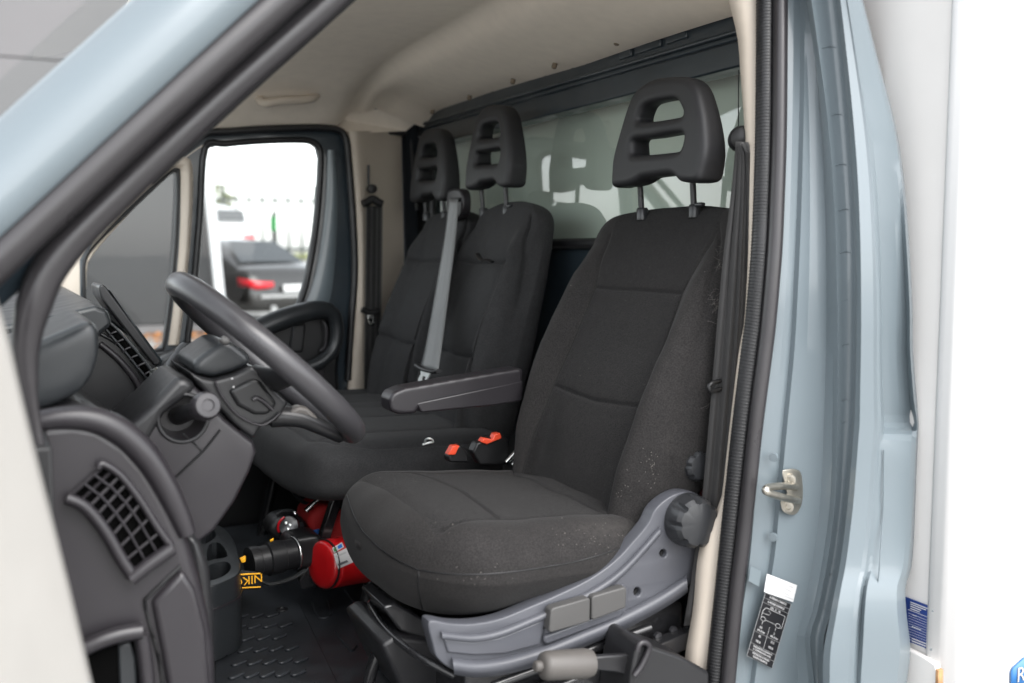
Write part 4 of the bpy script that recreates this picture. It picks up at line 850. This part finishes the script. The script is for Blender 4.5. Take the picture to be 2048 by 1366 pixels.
# buckles
for nm, pb, pr_, lab_ in (('a', [(946, 905), (954, 886), (1004, 868), (1018, 880), (1018, 930), (960, 930)], [(962, 884), (968, 876), (985, 879), (990, 868), (1001, 866), (1004, 877), (974, 889)], 'red topped belt buckle nearer the driver backrest'),
                          ('b', [(896, 915), (908, 896), (922, 890), (936, 905), (938, 925), (900, 925)], [(896, 910), (906, 892), (920, 891), (911, 910)], 'small red topped belt buckle in front of the other one')):
    t = thing('seat_buckle', lab_, 'buckle', on(pb[0][0], pb[0][1], Y=-.16), 'belt buckles between the seats')
    ppx('casing', pb, (0, .03, 0), 'plastic_black', t, plane=dict(Y=-.19), bevel=.004)
    ppx('release_button', pr_, (0, .02, 0), 'orange', t, plane=dict(Y=-.197), bevel=.002)
tube('recline_strut', [on(1012, 925, Y=-.2), on(1040, 895, Y=-.2)], .006, 'chrome', ds, n=8, sm=0)
tube('recline_strut', [on(1024, 930, Y=-.2), on(1046, 905, Y=-.2)], .004, 'chrome', ds, n=8, sm=0)

# ------------------------------------------------------------------ seat belts
def strap(name, L_, R_, m, parent, solid=.0016, fold=.0):
    n = 40; a = resample(crom(L_, 4), n); b = resample(crom(R_, 4), n); vs = []; K = 6
    for i in range(n):
        for k in range(K + 1):
            p = Vector(a[i]).lerp(Vector(b[i]), k / K); p.x -= fold * math.sin(k / K * math.pi * 3); vs.append(p)
    fs = [(i * (K + 1) + k, i * (K + 1) + k + 1, (i + 1) * (K + 1) + k + 1, (i + 1) * (K + 1) + k) for i in range(n - 1) for k in range(K)]
    return mk(name, vs, fs, m, parent, solid=solid)
b1 = thing('seat_belt', 'black driver seat belt hanging beside the near pillar', 'seat belt', on(1460, 900, Y=-.78), 'seat belts')
lL = [(1479, 284), (1476, 306), (1466, 400), (1452, 500), (1440, 620), (1428, 760), (1416, 900), (1405, 1020), (1390, 1130), (1370, 1250)]
lR = [(1490, 284), (1498, 306), (1500, 400), (1500, 500), (1498, 620), (1490, 760), (1478, 900), (1466, 1020), (1450, 1130), (1440, 1250)]
mx_ = lambda f: [(a[0] + (b[0] - a[0]) * f, a[1]) for a, b in zip(lL, lR)]
strap('webbing', onl(mx_(0), -.79), onl(mx_(.45), -.80), 'belt', b1, fold=.008)
strap('webbing', onl(mx_(.35), -.80), onl(mx_(.75), -.805), 'belt', b1, fold=.008)
strap('webbing', onl(mx_(.7), -.803), onl(mx_(1.1), -.81), 'belt', b1, fold=.008)
lathe('anchor', on(1484, 278, Y=-.76), (-.5, -.85, 0), [(-.02, .022), (0, .024), (.012, .021), (.019, .012), (.0205, .001)], 'plastic_black', b1, n=24)
tube('belt_guide', [on(1500, 762, Y=-.79), on(1455, 760, Y=-.79), on(1428, 765, Y=-.80), on(1418, 773, Y=-.80), on(1424, 782, Y=-.80), on(1450, 776, Y=-.795), on(1500, 775, Y=-.79)], .0042, 'plastic_black', b1, n=10)
b2 = thing('seat_belt', 'grey belt hanging between the two passenger backrests', 'seat belt', on(870, 600, X=-.15), 'seat belts')
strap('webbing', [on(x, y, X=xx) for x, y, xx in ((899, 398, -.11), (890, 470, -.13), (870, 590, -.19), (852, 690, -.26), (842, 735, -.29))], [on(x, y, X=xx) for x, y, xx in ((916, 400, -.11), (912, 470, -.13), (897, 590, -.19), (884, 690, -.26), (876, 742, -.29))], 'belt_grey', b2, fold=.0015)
tube('tongue_grip', [on(834, 730, X=-.30), on(846, 738, X=-.30), on(866, 743, X=-.30), on(878, 742, X=-.30)], .009, 'plastic', b2, n=10, flat=.6)
plate('tongue', [(841, 740), (862, 744), (857, 752), (851, 767), (845, 768), (836, 764), (836, 758), (841, 748)], [[(845, 752), (851, 754), (848, 763), (842, 761)]], dict(X=-.305), .004, 'flat_white', b2, bev=.0005, curve=0, hcurve=0)  # metal tongue coloured white in place of its bright reflection
b3 = thing('seat_belt', 'dark belt with pleats hanging on the far cream pillar', 'seat belt', on(745, 600, Y=.88), 'seat belts')
for x0, x1 in ((731, 744), (742, 756), (752, 764)):
    strap('webbing', onl([(x0 + 3, 412), (x0 + 2, 520), (x0, 640), (x0 - 2, 790)], .86), onl([(x1 + 1, 412), (x1, 520), (x1 - 2, 640), (x1 - 4, 790)], .87), 'belt', b3, fold=.004)
tube('anchor', onl([(726, 408), (735, 404), (745, 398), (755, 404), (764, 408)], .86), .013, 'plastic_black', b3, n=10)
lathe('anchor_bolt', on(742, 378, Y=.88), (0, -1, 0), [(0, .016), (.02, .014), (.022, .004)], 'plastic_black', b3, n=12)
tube('height_slot', onl([(737, 330), (737, 372)], .905), .004, 'plastic_mid', b3, n=6, sm=0)
tube('tongue_grip', onl([(724, 619), (740, 625), (757, 622)], .845), .010, 'plastic_black', b3, n=10)
plate('tongue', [(735, 630), (748, 631), (750, 648), (744, 652), (737, 648)], [[(739, 636), (745, 637), (745, 645), (740, 644)]], dict(Y=.84), .004, 'chrome', b3, bev=.0005, curve=0, hcurve=0)

# ------------------------------------------------------------------ handbrake
hbk = thing('handbrake', 'grey gripped handbrake lever low beside the driver seat', 'handbrake', on(1290, 1366, Y=-.85))
a_, b_ = on(1082, 1332, Y=-.86), on(1184, 1326, Y=-.86); axh = (b_ - a_); Lh = axh.length; axh.normalize()
lathe('grip', a_, axh, [(0, .014), (.004, .0205), (.012, .0225), (Lh * .5, .023), (Lh * .85, .0235), (Lh * .97, .021), (Lh, .012)], 'brake_grip', hbk, n=28, angle=50)
lathe('release_button', a_ - axh * .012, axh, [(0, .006), (.002, .0085), (.02, .009)], 'brake_grip', hbk, n=20)
ppx('lever_arm', [(1175, 1316), (1210, 1312), (1290, 1306), (1330, 1320), (1290, 1362), (1230, 1345), (1180, 1340)], (0, .012, 0), 'plastic', hbk, plane=dict(Y=-.862), bevel=.003)
ppx('housing', [(1272, 1300), (1278, 1285), (1290, 1281), (1302, 1292), (1360, 1312), (1420, 1345), (1420, 1420), (1255, 1420), (1262, 1352)], (0, .09, 0), 'plastic', hbk, plane=dict(Y=-.88), bevel=.008, bseg=3)
tube('housing_edge', onl([(1274, 1302), (1279, 1288), (1290, 1285), (1298, 1296), (1284, 1330), (1268, 1352)], -.886), .005, 'plastic_mid', hbk, n=8)
prism('sill_cover', [(-1.2, -.86, .535), (-.12, -.86, .535), (-.12, -.86, .60), (-1.2, -.86, .56)], (0, .06, 0), 'plastic_black', van, bevel=.01)

# ================================================================== DASHBOARD
db = thing('dashboard', 'dark grey dashboard with vents, instrument hood and steering column', 'dashboard', (-1.2, 0, .8))
dash_out = [(20, 870), (90, 840), (150, 834), (205, 846), (262, 882), (305, 930), (345, 1000), (378, 1075), (400, 1150), (420, 1230), (432, 1310), (436, 1420), (-60, 1420), (-60, 900)]
de = ppx('end_module', dash_out, (0, .22, 0), 'plastic_mid', db, plane=dict(Y=-.77), bevel=.02, bseg=4)
rim = [(60, 846), (120, 836), (180, 838), (232, 858), (278, 896), (318, 950), (352, 1015), (374, 1068)]
tube('rim_band', onl(rim, -.765), [.012, .016, .018, .018, .016, .012], 'plastic_mid', db, n=12)
rim2 = [(190, 930), (205, 922), (240, 938), (280, 980), (318, 1040), (344, 1092)]
tube('vent_rim', onl([(196, 936), (206, 928), (240, 950), (280, 1000), (315, 1055), (342, 1092)], -.784), .005, 'plastic_mid', db, n=8)
ppx('vent_shade', [(148, 986), (206, 934), (246, 962), (288, 1010), (338, 1096), (268, 1144), (230, 1075), (190, 1020)], (0, .01, 0), 'shade_black', db, plane=dict(Y=-.775), bevel=.002)  # flat black panel painting the shade behind the slats
def vpt(u, v):
    A_ = np.array([(148, 986), (190, 1020), (230, 1075), (268, 1144)], float); B_ = np.array([(206, 934), (246, 962), (288, 1010), (338, 1096)], float)
    tq = np.array([0, .33, .66, 1.]); a = np.array([np.interp(v, tq, A_[:, i]) for i in (0, 1)]); b = np.array([np.interp(v, tq, B_[:, i]) for i in (0, 1)])
    return a + (b - a) * u
for i in range(9):
    v = i / 8; a, b = vpt(.0, v), vpt(1., v); tube('vent_slat', [on(*a, Y=-.781), on(*b, Y=-.781)], .0021, 'plastic_mid', db, n=6, sm=0)
for u in (.36, .7):
    tube('vent_vane', [on(*vpt(u, v), Y=-.783) for v in np.linspace(0, 1, 8)], .0019, 'plastic_mid', db, n=6, sm=0)
tube('vent_rim', onl([(132, 996), (170, 1014), (210, 1062), (245, 1122), (266, 1152)], -.785), .008, 'plastic_mid', db, n=8)
tube('vent_rim', onl([(262, 1158), (300, 1128), (346, 1096)], -.787), .010, 'plastic_mid', db, n=8)
tube('panel_gap', onl([(362, 1132), (300, 1190), (290, 1205), (300, 1250), (318, 1320), (330, 1400)], -.772), .0025, 'plastic_black', db, n=6)
ppx('lower_cover', [(304, 1206), (366, 1140), (392, 1180), (412, 1260), (424, 1400), (340, 1400), (325, 1310)], (0, .02, 0), 'plastic_mid', db, plane=dict(Y=-.782), bevel=.008, bseg=3)
tube('pocket_lip', onl([(150, 1306), (200, 1282), (245, 1268), (284, 1262)], -.79), .011, 'plastic_mid', db, n=10)
ppx('pocket_shade', [(168, 1312), (286, 1276), (282, 1400), (168, 1400)], (0, .01, 0), 'shade_black', db, plane=dict(Y=-.776), bevel=.002)  # flat black panel painting the shade inside the pocket
tube('pocket_edge', onl([(282, 1270), (290, 1320), (298, 1400)], -.785), .010, 'plastic_mid', db, n=8)
ppx('pocket_wall', [(236, 1292), (262, 1284), (272, 1320), (276, 1400), (240, 1400)], (0, .01, 0), 'plastic_blue', db, plane=dict(Y=-.78), bevel=.003)
# knee panel right of the end module
ppx('knee_panel', [(372, 1070), (400, 1080), (420, 1140), (430, 1240), (434, 1420), (400, 1420), (392, 1180)], (0, .3, 0), 'plastic', db, plane=dict(Y=-.66), bevel=.01)
# instrument hood
hood = ppx('instrument_hood', [(-60, 745), (0, 712), (60, 690), (130, 660), (175, 640), (192, 644), (201, 668), (200, 710), (186, 755), (160, 788), (110, 812), (40, 834), (-60, 860)], (0, .34, 0), 'plastic_blue', db, plane=dict(Y=-.67), bevel=.012, bseg=3)
soften(hood, .006, 22, .5)
ppx('cluster_body', [(40, 830), (140, 795), (175, 815), (250, 870), (280, 900), (220, 960), (60, 900)], (0, .3, 0), 'plastic', db, plane=dict(Y=-.62), bevel=.01)
# dash top and centre stack
dt = ppx('dash_top', [(-250, 690), (60, 642), (120, 628), (190, 612), (215, 620), (225, 650), (190, 680), (60, 720), (-250, 760)], (0, 1.15, 0), 'plastic_blue', db, plane=dict(Y=-.30), bevel=.008, bseg=3)
ppx('centre_stack', [(188, 640), (205, 640), (250, 680), (300, 745), (324, 790), (316, 830), (300, 870), (278, 900), (230, 930), (150, 950), (150, 700)], (0, .42, 0), 'plastic', db, plane=dict(Y=-.24), bevel=.012, bseg=3)
tube('stack_edge', onl([(200, 688), (240, 722), (276, 770), (296, 830)], -.245), .006, 'plastic_mid', db, n=8)
ppx('stack_vent_shade', [(206, 650), (222, 648), (262, 690), (306, 746), (318, 772), (300, 764), (252, 706)], (0, .1, 0), 'shade_black', db, plane=dict(Y=-.252), bevel=0)  # black panel painting the shade of the centre vent
tube('vent_rim', onl([(206, 650), (222, 648), (262, 690), (306, 746), (318, 772), (300, 764), (252, 706)], -.2525), .0026, 'plastic_blue', db, closed=True, n=8, sm=4, ref=(0, 1, 0))
tube('stack_trim', onl([(202, 668), (236, 688), (270, 722), (302, 766)], -.246), .0035, 'knob_grey', db, n=8)
for i in range(6):
    t = (i + .6) / 6.4; x = 212 + t * 92; y = 652 + t * 100
    tube('vent_slat', onl([(x - 4, y + 12), (x + 2, y + 6), (x + 12, y + 2)], -.2535), .0022, 'plastic_mid', db, n=6)
lathe('stack_knob', on(308, 752, Y=-.26), (.7, -.5, .5), [(0, .012), (.012, .012), (.014, .008)], 'chrome', db, n=18)
prism('glovebox', [(-1.30, .1, .70), (-.98, .1, .74), (-.94, .1, .95), (-1.05, .1, 1.16), (-1.35, .1, 1.2)], (0, .78, 0), 'plastic_black', db, bevel=.02, bseg=3)
prism('lower_console', [(-1.35, -.24, .53), (-1.0, -.24, .53), (-.98, -.24, .90), (-1.35, -.24, 1.0)], (0, .36, 0), 'plastic_black', db, bevel=.02)
# cup holder
cupz = .70
ct = [(418, 1052), (436, 1050), (452, 1060), (468, 1082), (478, 1112), (481, 1135), (474, 1150), (450, 1162), (420, 1172), (392, 1168), (388, 1100)]
cpts = crom(px3(ct, Z=cupz), 4, True)
cup = prism('cup_holder', [p + V(0, 0, -.16) for p in cpts], (0, 0, .16), 'plastic_blue', db, bevel=.006, bseg=3)
cutters = []
for pl_ in ([(404, 1064), (424, 1058), (432, 1070), (424, 1080), (404, 1088)], [(418, 1090), (440, 1086), (455, 1112), (430, 1118), (414, 1120)], [(404, 1140), (430, 1126), (455, 1124), (462, 1136), (450, 1150), (418, 1162), (402, 1160)]):
    pts = crom(px3(pl_, Z=cupz), 3, True); cutters.append(prism('cut', [p + V(0, 0, -.09) for p in pts], (0, 0, .2), 'plastic_black', None, bevel=0))
for c in cutters:
    bo = cup.modifiers.new('cut', 'BOOLEAN'); bo.object = c; bo.operation = 'DIFFERENCE'; bo.solver = 'EXACT'
bpy.context.view_layer.update(); me = bake(cup); cup.modifiers.clear(); cup.data = me
for c in cutters: bpy.data.objects.remove(c)
me.set_sharp_from_angle(angle=math.radians(35))
tube('cup_band', [p + V(0, 0, -.05) for p in crom(px3(ct, Z=cupz), 4, True)], .003, 'plastic_mid', cup, closed=True, sm=0, n=6)
# steering column shroud with stalks
sh = ppx('column_shroud', [(205, 905), (240, 868), (300, 815), (352, 762), (372, 756), (400, 782), (450, 838), (508, 884), (514, 905), (500, 945), (470, 1005), (430, 1062), (395, 1090), (375, 1080), (350, 1010), (300, 940), (250, 910)], (0, .20, 0), 'plastic_mid', db, plane=dict(Y=-.60), bevel=.025, bseg=4)
hc = on(366, 836, Y=-.60)
cut = lathe('cut', hc + V(0, -.05, 0), (0, 1, 0), [(0, .036), (.11, .030)], 'plastic_black', None, n=28)
bo = sh.modifiers.new('cut', 'BOOLEAN'); bo.object = cut; bo.solver = 'EXACT'; bpy.context.view_layer.update(); me = bake(sh); sh.modifiers.clear(); sh.data = me; bpy.data.objects.remove(cut)
for p in me.polygons: p.use_smooth = True
me.set_sharp_from_angle(angle=math.radians(35))
tube('hole_rim', [hc + V(math.cos(a) * .0365, -.001, math.sin(a) * .0365) for a in np.linspace(0, 6.283, 28, endpoint=False)], .0035, 'plastic', sh, closed=True, sm=0, n=8, ref=(0, 1, 0))
ppx('upper_cover', [(205, 905), (232, 872), (300, 812), (352, 758), (374, 752), (398, 776), (330, 828), (318, 850), (300, 880), (268, 918)], (0, .19, 0), 'plastic', db, plane=dict(Y=-.606), bevel=.012, bseg=3)
tube('shroud_seam', onl([(330, 975), (372, 935), (410, 898), (440, 860)], -.602), .0018, 'plastic_black', sh, n=6)
tube('shroud_seam', onl([(404, 902), (382, 880), (366, 868)], -.602), .0014, 'plastic_black', sh, n=6)
stk = thing('column_stalk', 'dark stalk with a round ribbed knob on the near side of the column', 'stalk', hc, 'steering column stalks')
p0, p1 = hc + V(0, .05, -.005), on(412, 812, Y=-.70)
tube('arm', [p0, p0.lerp(p1, .5), p1], [.014, .013, .015], 'plastic', stk, n=14)
ax_ = (p1 - p0).normalized()
lathe('knob', p1 - ax_ * .025, ax_, [(0, .014), (.004, .019), (.02, .021), (.03, .0205), (.036, .017), (.0365, .009), (.034, .008)], 'plastic_mid', stk, n=48, flute=lambda th, t: 1 + .02 * math.cos(th * 18), angle=50)
stk2 = thing('column_stalk', 'far stalk with printed symbols rising behind the steering column', 'stalk', on(340, 745, Y=-.36), 'steering column stalks')
tube('arm', [on(330, 765, Y=-.40), on(345, 735, Y=-.36), on(362, 715, Y=-.34)], [.014, .015, .016], 'plastic', stk2, n=14)
lathe('knob', on(358, 722, Y=-.345), on(372, 703, Y=-.335) - on(358, 722, Y=-.345), [(0, .016), (.02, .0175), (.03, .016), (.033, .01)], 'plastic', stk2, n=24)
text('printed_symbol', '0 1', .012, on(372, 727, Y=-.365), (1, 0, 0), (0, 0, 1), 'label_white', stk2)
# tablet on the dash
tb = thing('tablet', 'slim dark tablet standing on the dash seen edge on', 'tablet', on(260, 680, Y=-.05))
ppx('case', [(197, 574), (203, 568), (212, 572), (218, 582), (322, 722), (320, 730), (308, 732), (260, 672), (216, 616), (202, 596)], (0, .17, 0), 'plastic', tb, plane=dict(Y=-.13), bevel=.004, bseg=3)
ppx('screen', [(219, 580), (223, 584), (325, 722), (321, 727)], (0, .165, 0), 'car_glass', tb, plane=dict(Y=-.128), bevel=.001)
ppx('bracket', [(196, 622), (226, 616), (262, 676), (228, 650)], (0, .06, 0), 'plastic_blue', tb, plane=dict(Y=-.08), bevel=.005)
# ------------------------------------------------------------------ steering wheel
WC = V(-.852, -.5, 1.194)
e1 = V(.724, 0, -.69).normalized(); nW = V(.69, 0, .724).normalized()
sw = thing('steering_wheel', 'dark grey steering wheel seen edge on in front of the driver seat', 'steering wheel', WC)
Rw = .187
tube('rim', [WC + e1 * (Rw * math.cos(a)) + V(0, 1, 0) * (Rw * math.sin(a)) for a in np.linspace(0, 2 * math.pi, 64, endpoint=False)], .0205, 'wheel', sw, closed=True, sm=0, n=18, ref=nW)
pad = ppx('airbag_pad', [(381, 736), (396, 718), (440, 686), (462, 681), (500, 712), (506, 727), (470, 744), (428, 756), (394, 749)], (0, .17, 0), 'plastic_blue', sw, plane=dict(Y=-.585), bevel=.01, bseg=3)
soften(pad, .004, 5)
hubb = ppx('hub', [(378, 742), (394, 752), (428, 760), (470, 748), (506, 730), (540, 768), (578, 806), (556, 842), (520, 856), (508, 880), (470, 850), (430, 808), (392, 764)], (0, .2, 0), 'plastic', sw, plane=dict(Y=-.60), bevel=.012, bseg=3)
soften(hubb, .004, 4)
ppx('switch_panel', [(458, 782), (504, 758), (520, 760), (556, 808), (536, 830), (510, 830), (476, 812)], (0, .02, 0), 'plastic_black', sw, plane=dict(Y=-.608), bevel=.006, bseg=3)
tube('switch_rim', onl([(430, 762), (444, 792), (476, 830), (518, 850), (542, 842), (560, 826)], -.606), .002, 'plastic_mid', sw, n=8)
tube('switch_rocker', onl([(506, 800), (514, 796), (528, 804), (546, 820)], -.612), .0035, 'plastic_mid', sw, n=8)
for x, y in ((464, 757), (467, 774)): lathe('switch_mark', on(x, y, Y=-.606), (0, -1, 0), [(0, .0016), (.0006, .0016)], 'print_grey', sw, n=8)
tube('spoke', [on(545, 832, Y=-.55), on(600, 836, Y=-.56), on(650, 858, Y=-.56), on(680, 872, Y=-.55)], [.024, .02, .016, .015], 'plastic', sw, n=12, flat=.8)
tube('spoke', [on(545, 832, Y=-.45), on(600, 836, Y=-.44), on(650, 858, Y=-.44), on(680, 872, Y=-.45)], [.024, .02, .016, .015], 'plastic', sw, n=12, flat=.8)
for s in (-1, 1): tube('spoke', [WC - nW * .03 + V(0, .07 * s, 0), WC - nW * .02 + V(0, .13 * s, 0), WC - nW * .004 + V(0, .18 * s, 0)], [.03, .022, .016], 'plastic', sw, n=12, flat=.5, ref=nW)
ppx('spoke_insert', [(566, 832), (598, 812), (616, 816), (652, 850), (586, 842)], (0, .03, 0), 'brake_grip', sw, plane=dict(Y=-.575), bevel=.006, bseg=3)
tube('clip', onl([(443, 676), (450, 682), (456, 678)], -.66), .006, 'lever_grey', sw, n=8)
tube('column_shaft', [WC - nW * .05, WC - nW * .14], .045, 'plastic_black', sw, n=16, sm=0)

# ================================================================== things on the floor
ex = thing('fire_extinguisher', 'red fire extinguisher with white label lying under the passenger bench', 'fire extinguisher', on(690, 1170, Y=.0))
p0 = on(640, 1130, Y=.02); p1 = on(800, 1105, Y=.10)
ax_ = (p1 - p0).normalized()
lathe('cylinder', p0, ax_, [(0, .02), (.0, .045), (.004, .052), (.016, .057), (.022, .055), (.024, .057), (.03, .057), (.30, .057), (.34, .045), (.36, .02)], 'red', ex, n=48, angle=50)
tube('base_ring', [p0 + ax_ * .012 + (ax_.orthogonal().normalized() * math.cos(a) + ax_.cross(ax_.orthogonal().normalized()) * math.sin(a)) * .0565 for a in np.linspace(0, 6.283, 40, endpoint=False)], .0025, 'plastic', ex, closed=True, sm=0, n=6, ref=ax_)
def wrap(nm, pl, m, off):
    vs = []; n_ = 8
    for i in range(n_ + 1):
        for j in range(n_ + 1):
            u_, v_ = i / n_, j / n_; a = Vector(pl[0]).lerp(Vector(pl[1]), u_); b = Vector(pl[3]).lerp(Vector(pl[2]), u_); q = a.lerp(b, v_); r_ = Vector(ray(q.x, q.y))
            C_ = Vector(CAM) - p0; d_ = r_ - ax_ * r_.dot(ax_); c_ = C_ - ax_ * C_.dot(ax_); A = d_.dot(d_); B = 2 * d_.dot(c_); Cc = c_.dot(c_) - (.057 + off) ** 2; D_ = max(0, B * B - 4 * A * Cc)
            t_ = (-B - math.sqrt(D_)) / (2 * A); vs.append(Vector(CAM) + r_ * t_)
    fs = [(i * (n_ + 1) + j, i * (n_ + 1) + j + 1, (i + 1) * (n_ + 1) + j + 1, (i + 1) * (n_ + 1) + j) for i in range(n_) for j in range(n_)]
    return mk(nm, vs, fs, m, ex)
wrap('label', [(667, 1108), (697, 1094), (712, 1122), (676, 1138)], 'label_white', .0008)
wrap('label_print', [(675, 1128), (694, 1120), (697, 1124), (677, 1132)], 'print_dark', .0014)
wrap('label_print', [(671, 1112), (692, 1103), (693, 1106), (672, 1115)], 'print_grey', .0014)
wrap('emblem', [(664, 1096), (684, 1084), (688, 1094), (668, 1106)], 'label_white', .0008)
wrap('emblem_mark', [(675, 1092), (683, 1087), (685, 1094), (677, 1098)], 'blue_cloth', .0014)
wrap('emblem_mark', [(667, 1097), (672, 1094), (673, 1102), (669, 1104)], 'green', .0014)
bag = thing('red_bag', 'crumpled red bag with a blue tag behind the fire extinguisher', 'bag', on(660, 1090, Y=.2))
o = ppx('cloth', [(618, 1040), (632, 1018), (656, 1012), (690, 1024), (710, 1060), (700, 1090), (650, 1090), (626, 1070)], (0, .12, 0), 'red_cloth', bag, curve=3, plane=dict(Y=.16), bevel=.015, bseg=3)
ppx('tag', [(624, 1062), (638, 1058), (646, 1064), (642, 1078), (634, 1070)], (0, .004, 0), 'blue_cloth', bag, plane=dict(Y=.15), bevel=0)
# two cameras
c1 = thing('camera_body', 'black camera body with a red striped grip lying on the floor', 'camera', on(580, 1110, Y=.12))
o = ppx('body', [(540, 1050), (556, 1034), (580, 1030), (604, 1036), (618, 1052), (622, 1076), (612, 1090), (578, 1092), (552, 1080), (538, 1066)], (0, .07, 0), 'plastic_black', c1, curve=3, plane=dict(Y=.16), bevel=.012, bseg=3); soften(o, .004, 3)
lathe('mode_dial', on(577, 1052, Y=.155), V(-.25, -1, .35), [(-.01, .026), (.006, .026), (.012, .022), (.014, .005)], 'steel_black', c1, n=28)
tube('red_stripe', onl([(569, 1034), (559, 1044), (556, 1056), (558, 1064)], .15), .003, 'tail_red', c1, n=6)
ppx('display', [(594, 1048), (606, 1044), (612, 1062), (600, 1070)], (0, .006, 0), 'steel_dark', c1, plane=dict(Y=.152), bevel=.001)
tube('strap_loop', onl([(552, 1030), (566, 1022), (584, 1022), (594, 1030)], .17), .004, 'strap', c1, n=8)
for x, y in ((572, 1046), (580, 1050), (576, 1058), (590, 1026)): lathe('button', on(x, y, Y=.135), (-.3, -1, .5), [(0, .004), (.003, .003), (.0035, .001)], 'chrome', c1, n=8)
c2 = thing('camera_body', 'black camera with a long lens and yellow lettered strap on the floor', 'camera', on(560, 1150, Y=.02))
o = ppx('body', [(580, 1084), (610, 1074), (640, 1072), (646, 1092), (636, 1128), (600, 1140), (578, 1120)], (0, .09, 0), 'plastic_black', c2, curve=3, plane=dict(Y=.05), bevel=.012, bseg=3); soften(o, .004, 3)
la, lb = on(592, 1106, Y=.04), on(498, 1126, Y=.02)
ld = (lb - la).normalized(); LL = (lb - la).length
lathe('lens_barrel', la, ld, [(0, .036), (.006, .037), (.008, .034), (LL * .3, .034), (LL * .32, .037), (LL * .62, .038), (LL * .64, .033), (LL * .8, .032), (LL * .82, .035), (LL, .035), (LL, .028)], 'plastic', c2, n=36)
tube('lens_ring', [la + ld * .004 + (ld.orthogonal().normalized() * math.cos(a) + ld.cross(ld.orthogonal().normalized()) * math.sin(a)) * .0375 for a in np.linspace(0, 6.283, 36, endpoint=False)], .0016, 'chrome', c2, closed=True, sm=0, n=6, ref=ld)
ppx('lens_mark', [(540, 1080), (547, 1076), (547, 1081), (541, 1085)], (0, .002, 0), 'strap_yellow', c2, plane=dict(Y=-.004), bevel=0)
stp = ppx('strap', [(478, 1140), (520, 1145), (522, 1178), (480, 1180)], (0, .004, 0), 'strap', c2, plane=dict(Y=-.03), bevel=0)
for y in (1147, 1174): tube('strap_stripe', onl([(478, y + 2), (521, y)], -.034), .0018, 'strap_yellow', c2, n=6, sm=0)
text('printed_text', 'NIKON', .026, on(486, 1162, Y=-.034), (-1, 0, -.05), (0, 0, -1), 'strap_yellow', c2, depth=.0008)
ppx('strap_tip', [(480, 1118), (492, 1112), (492, 1124), (484, 1127)], (0, .01, 0), 'strap_yellow', c2, plane=dict(Y=-.01), bevel=.002)
tube('strap_fold', onl([(520, 1160), (540, 1168), (580, 1158), (612, 1140)], -.01), .009, 'strap', c2, n=8, flat=.4)
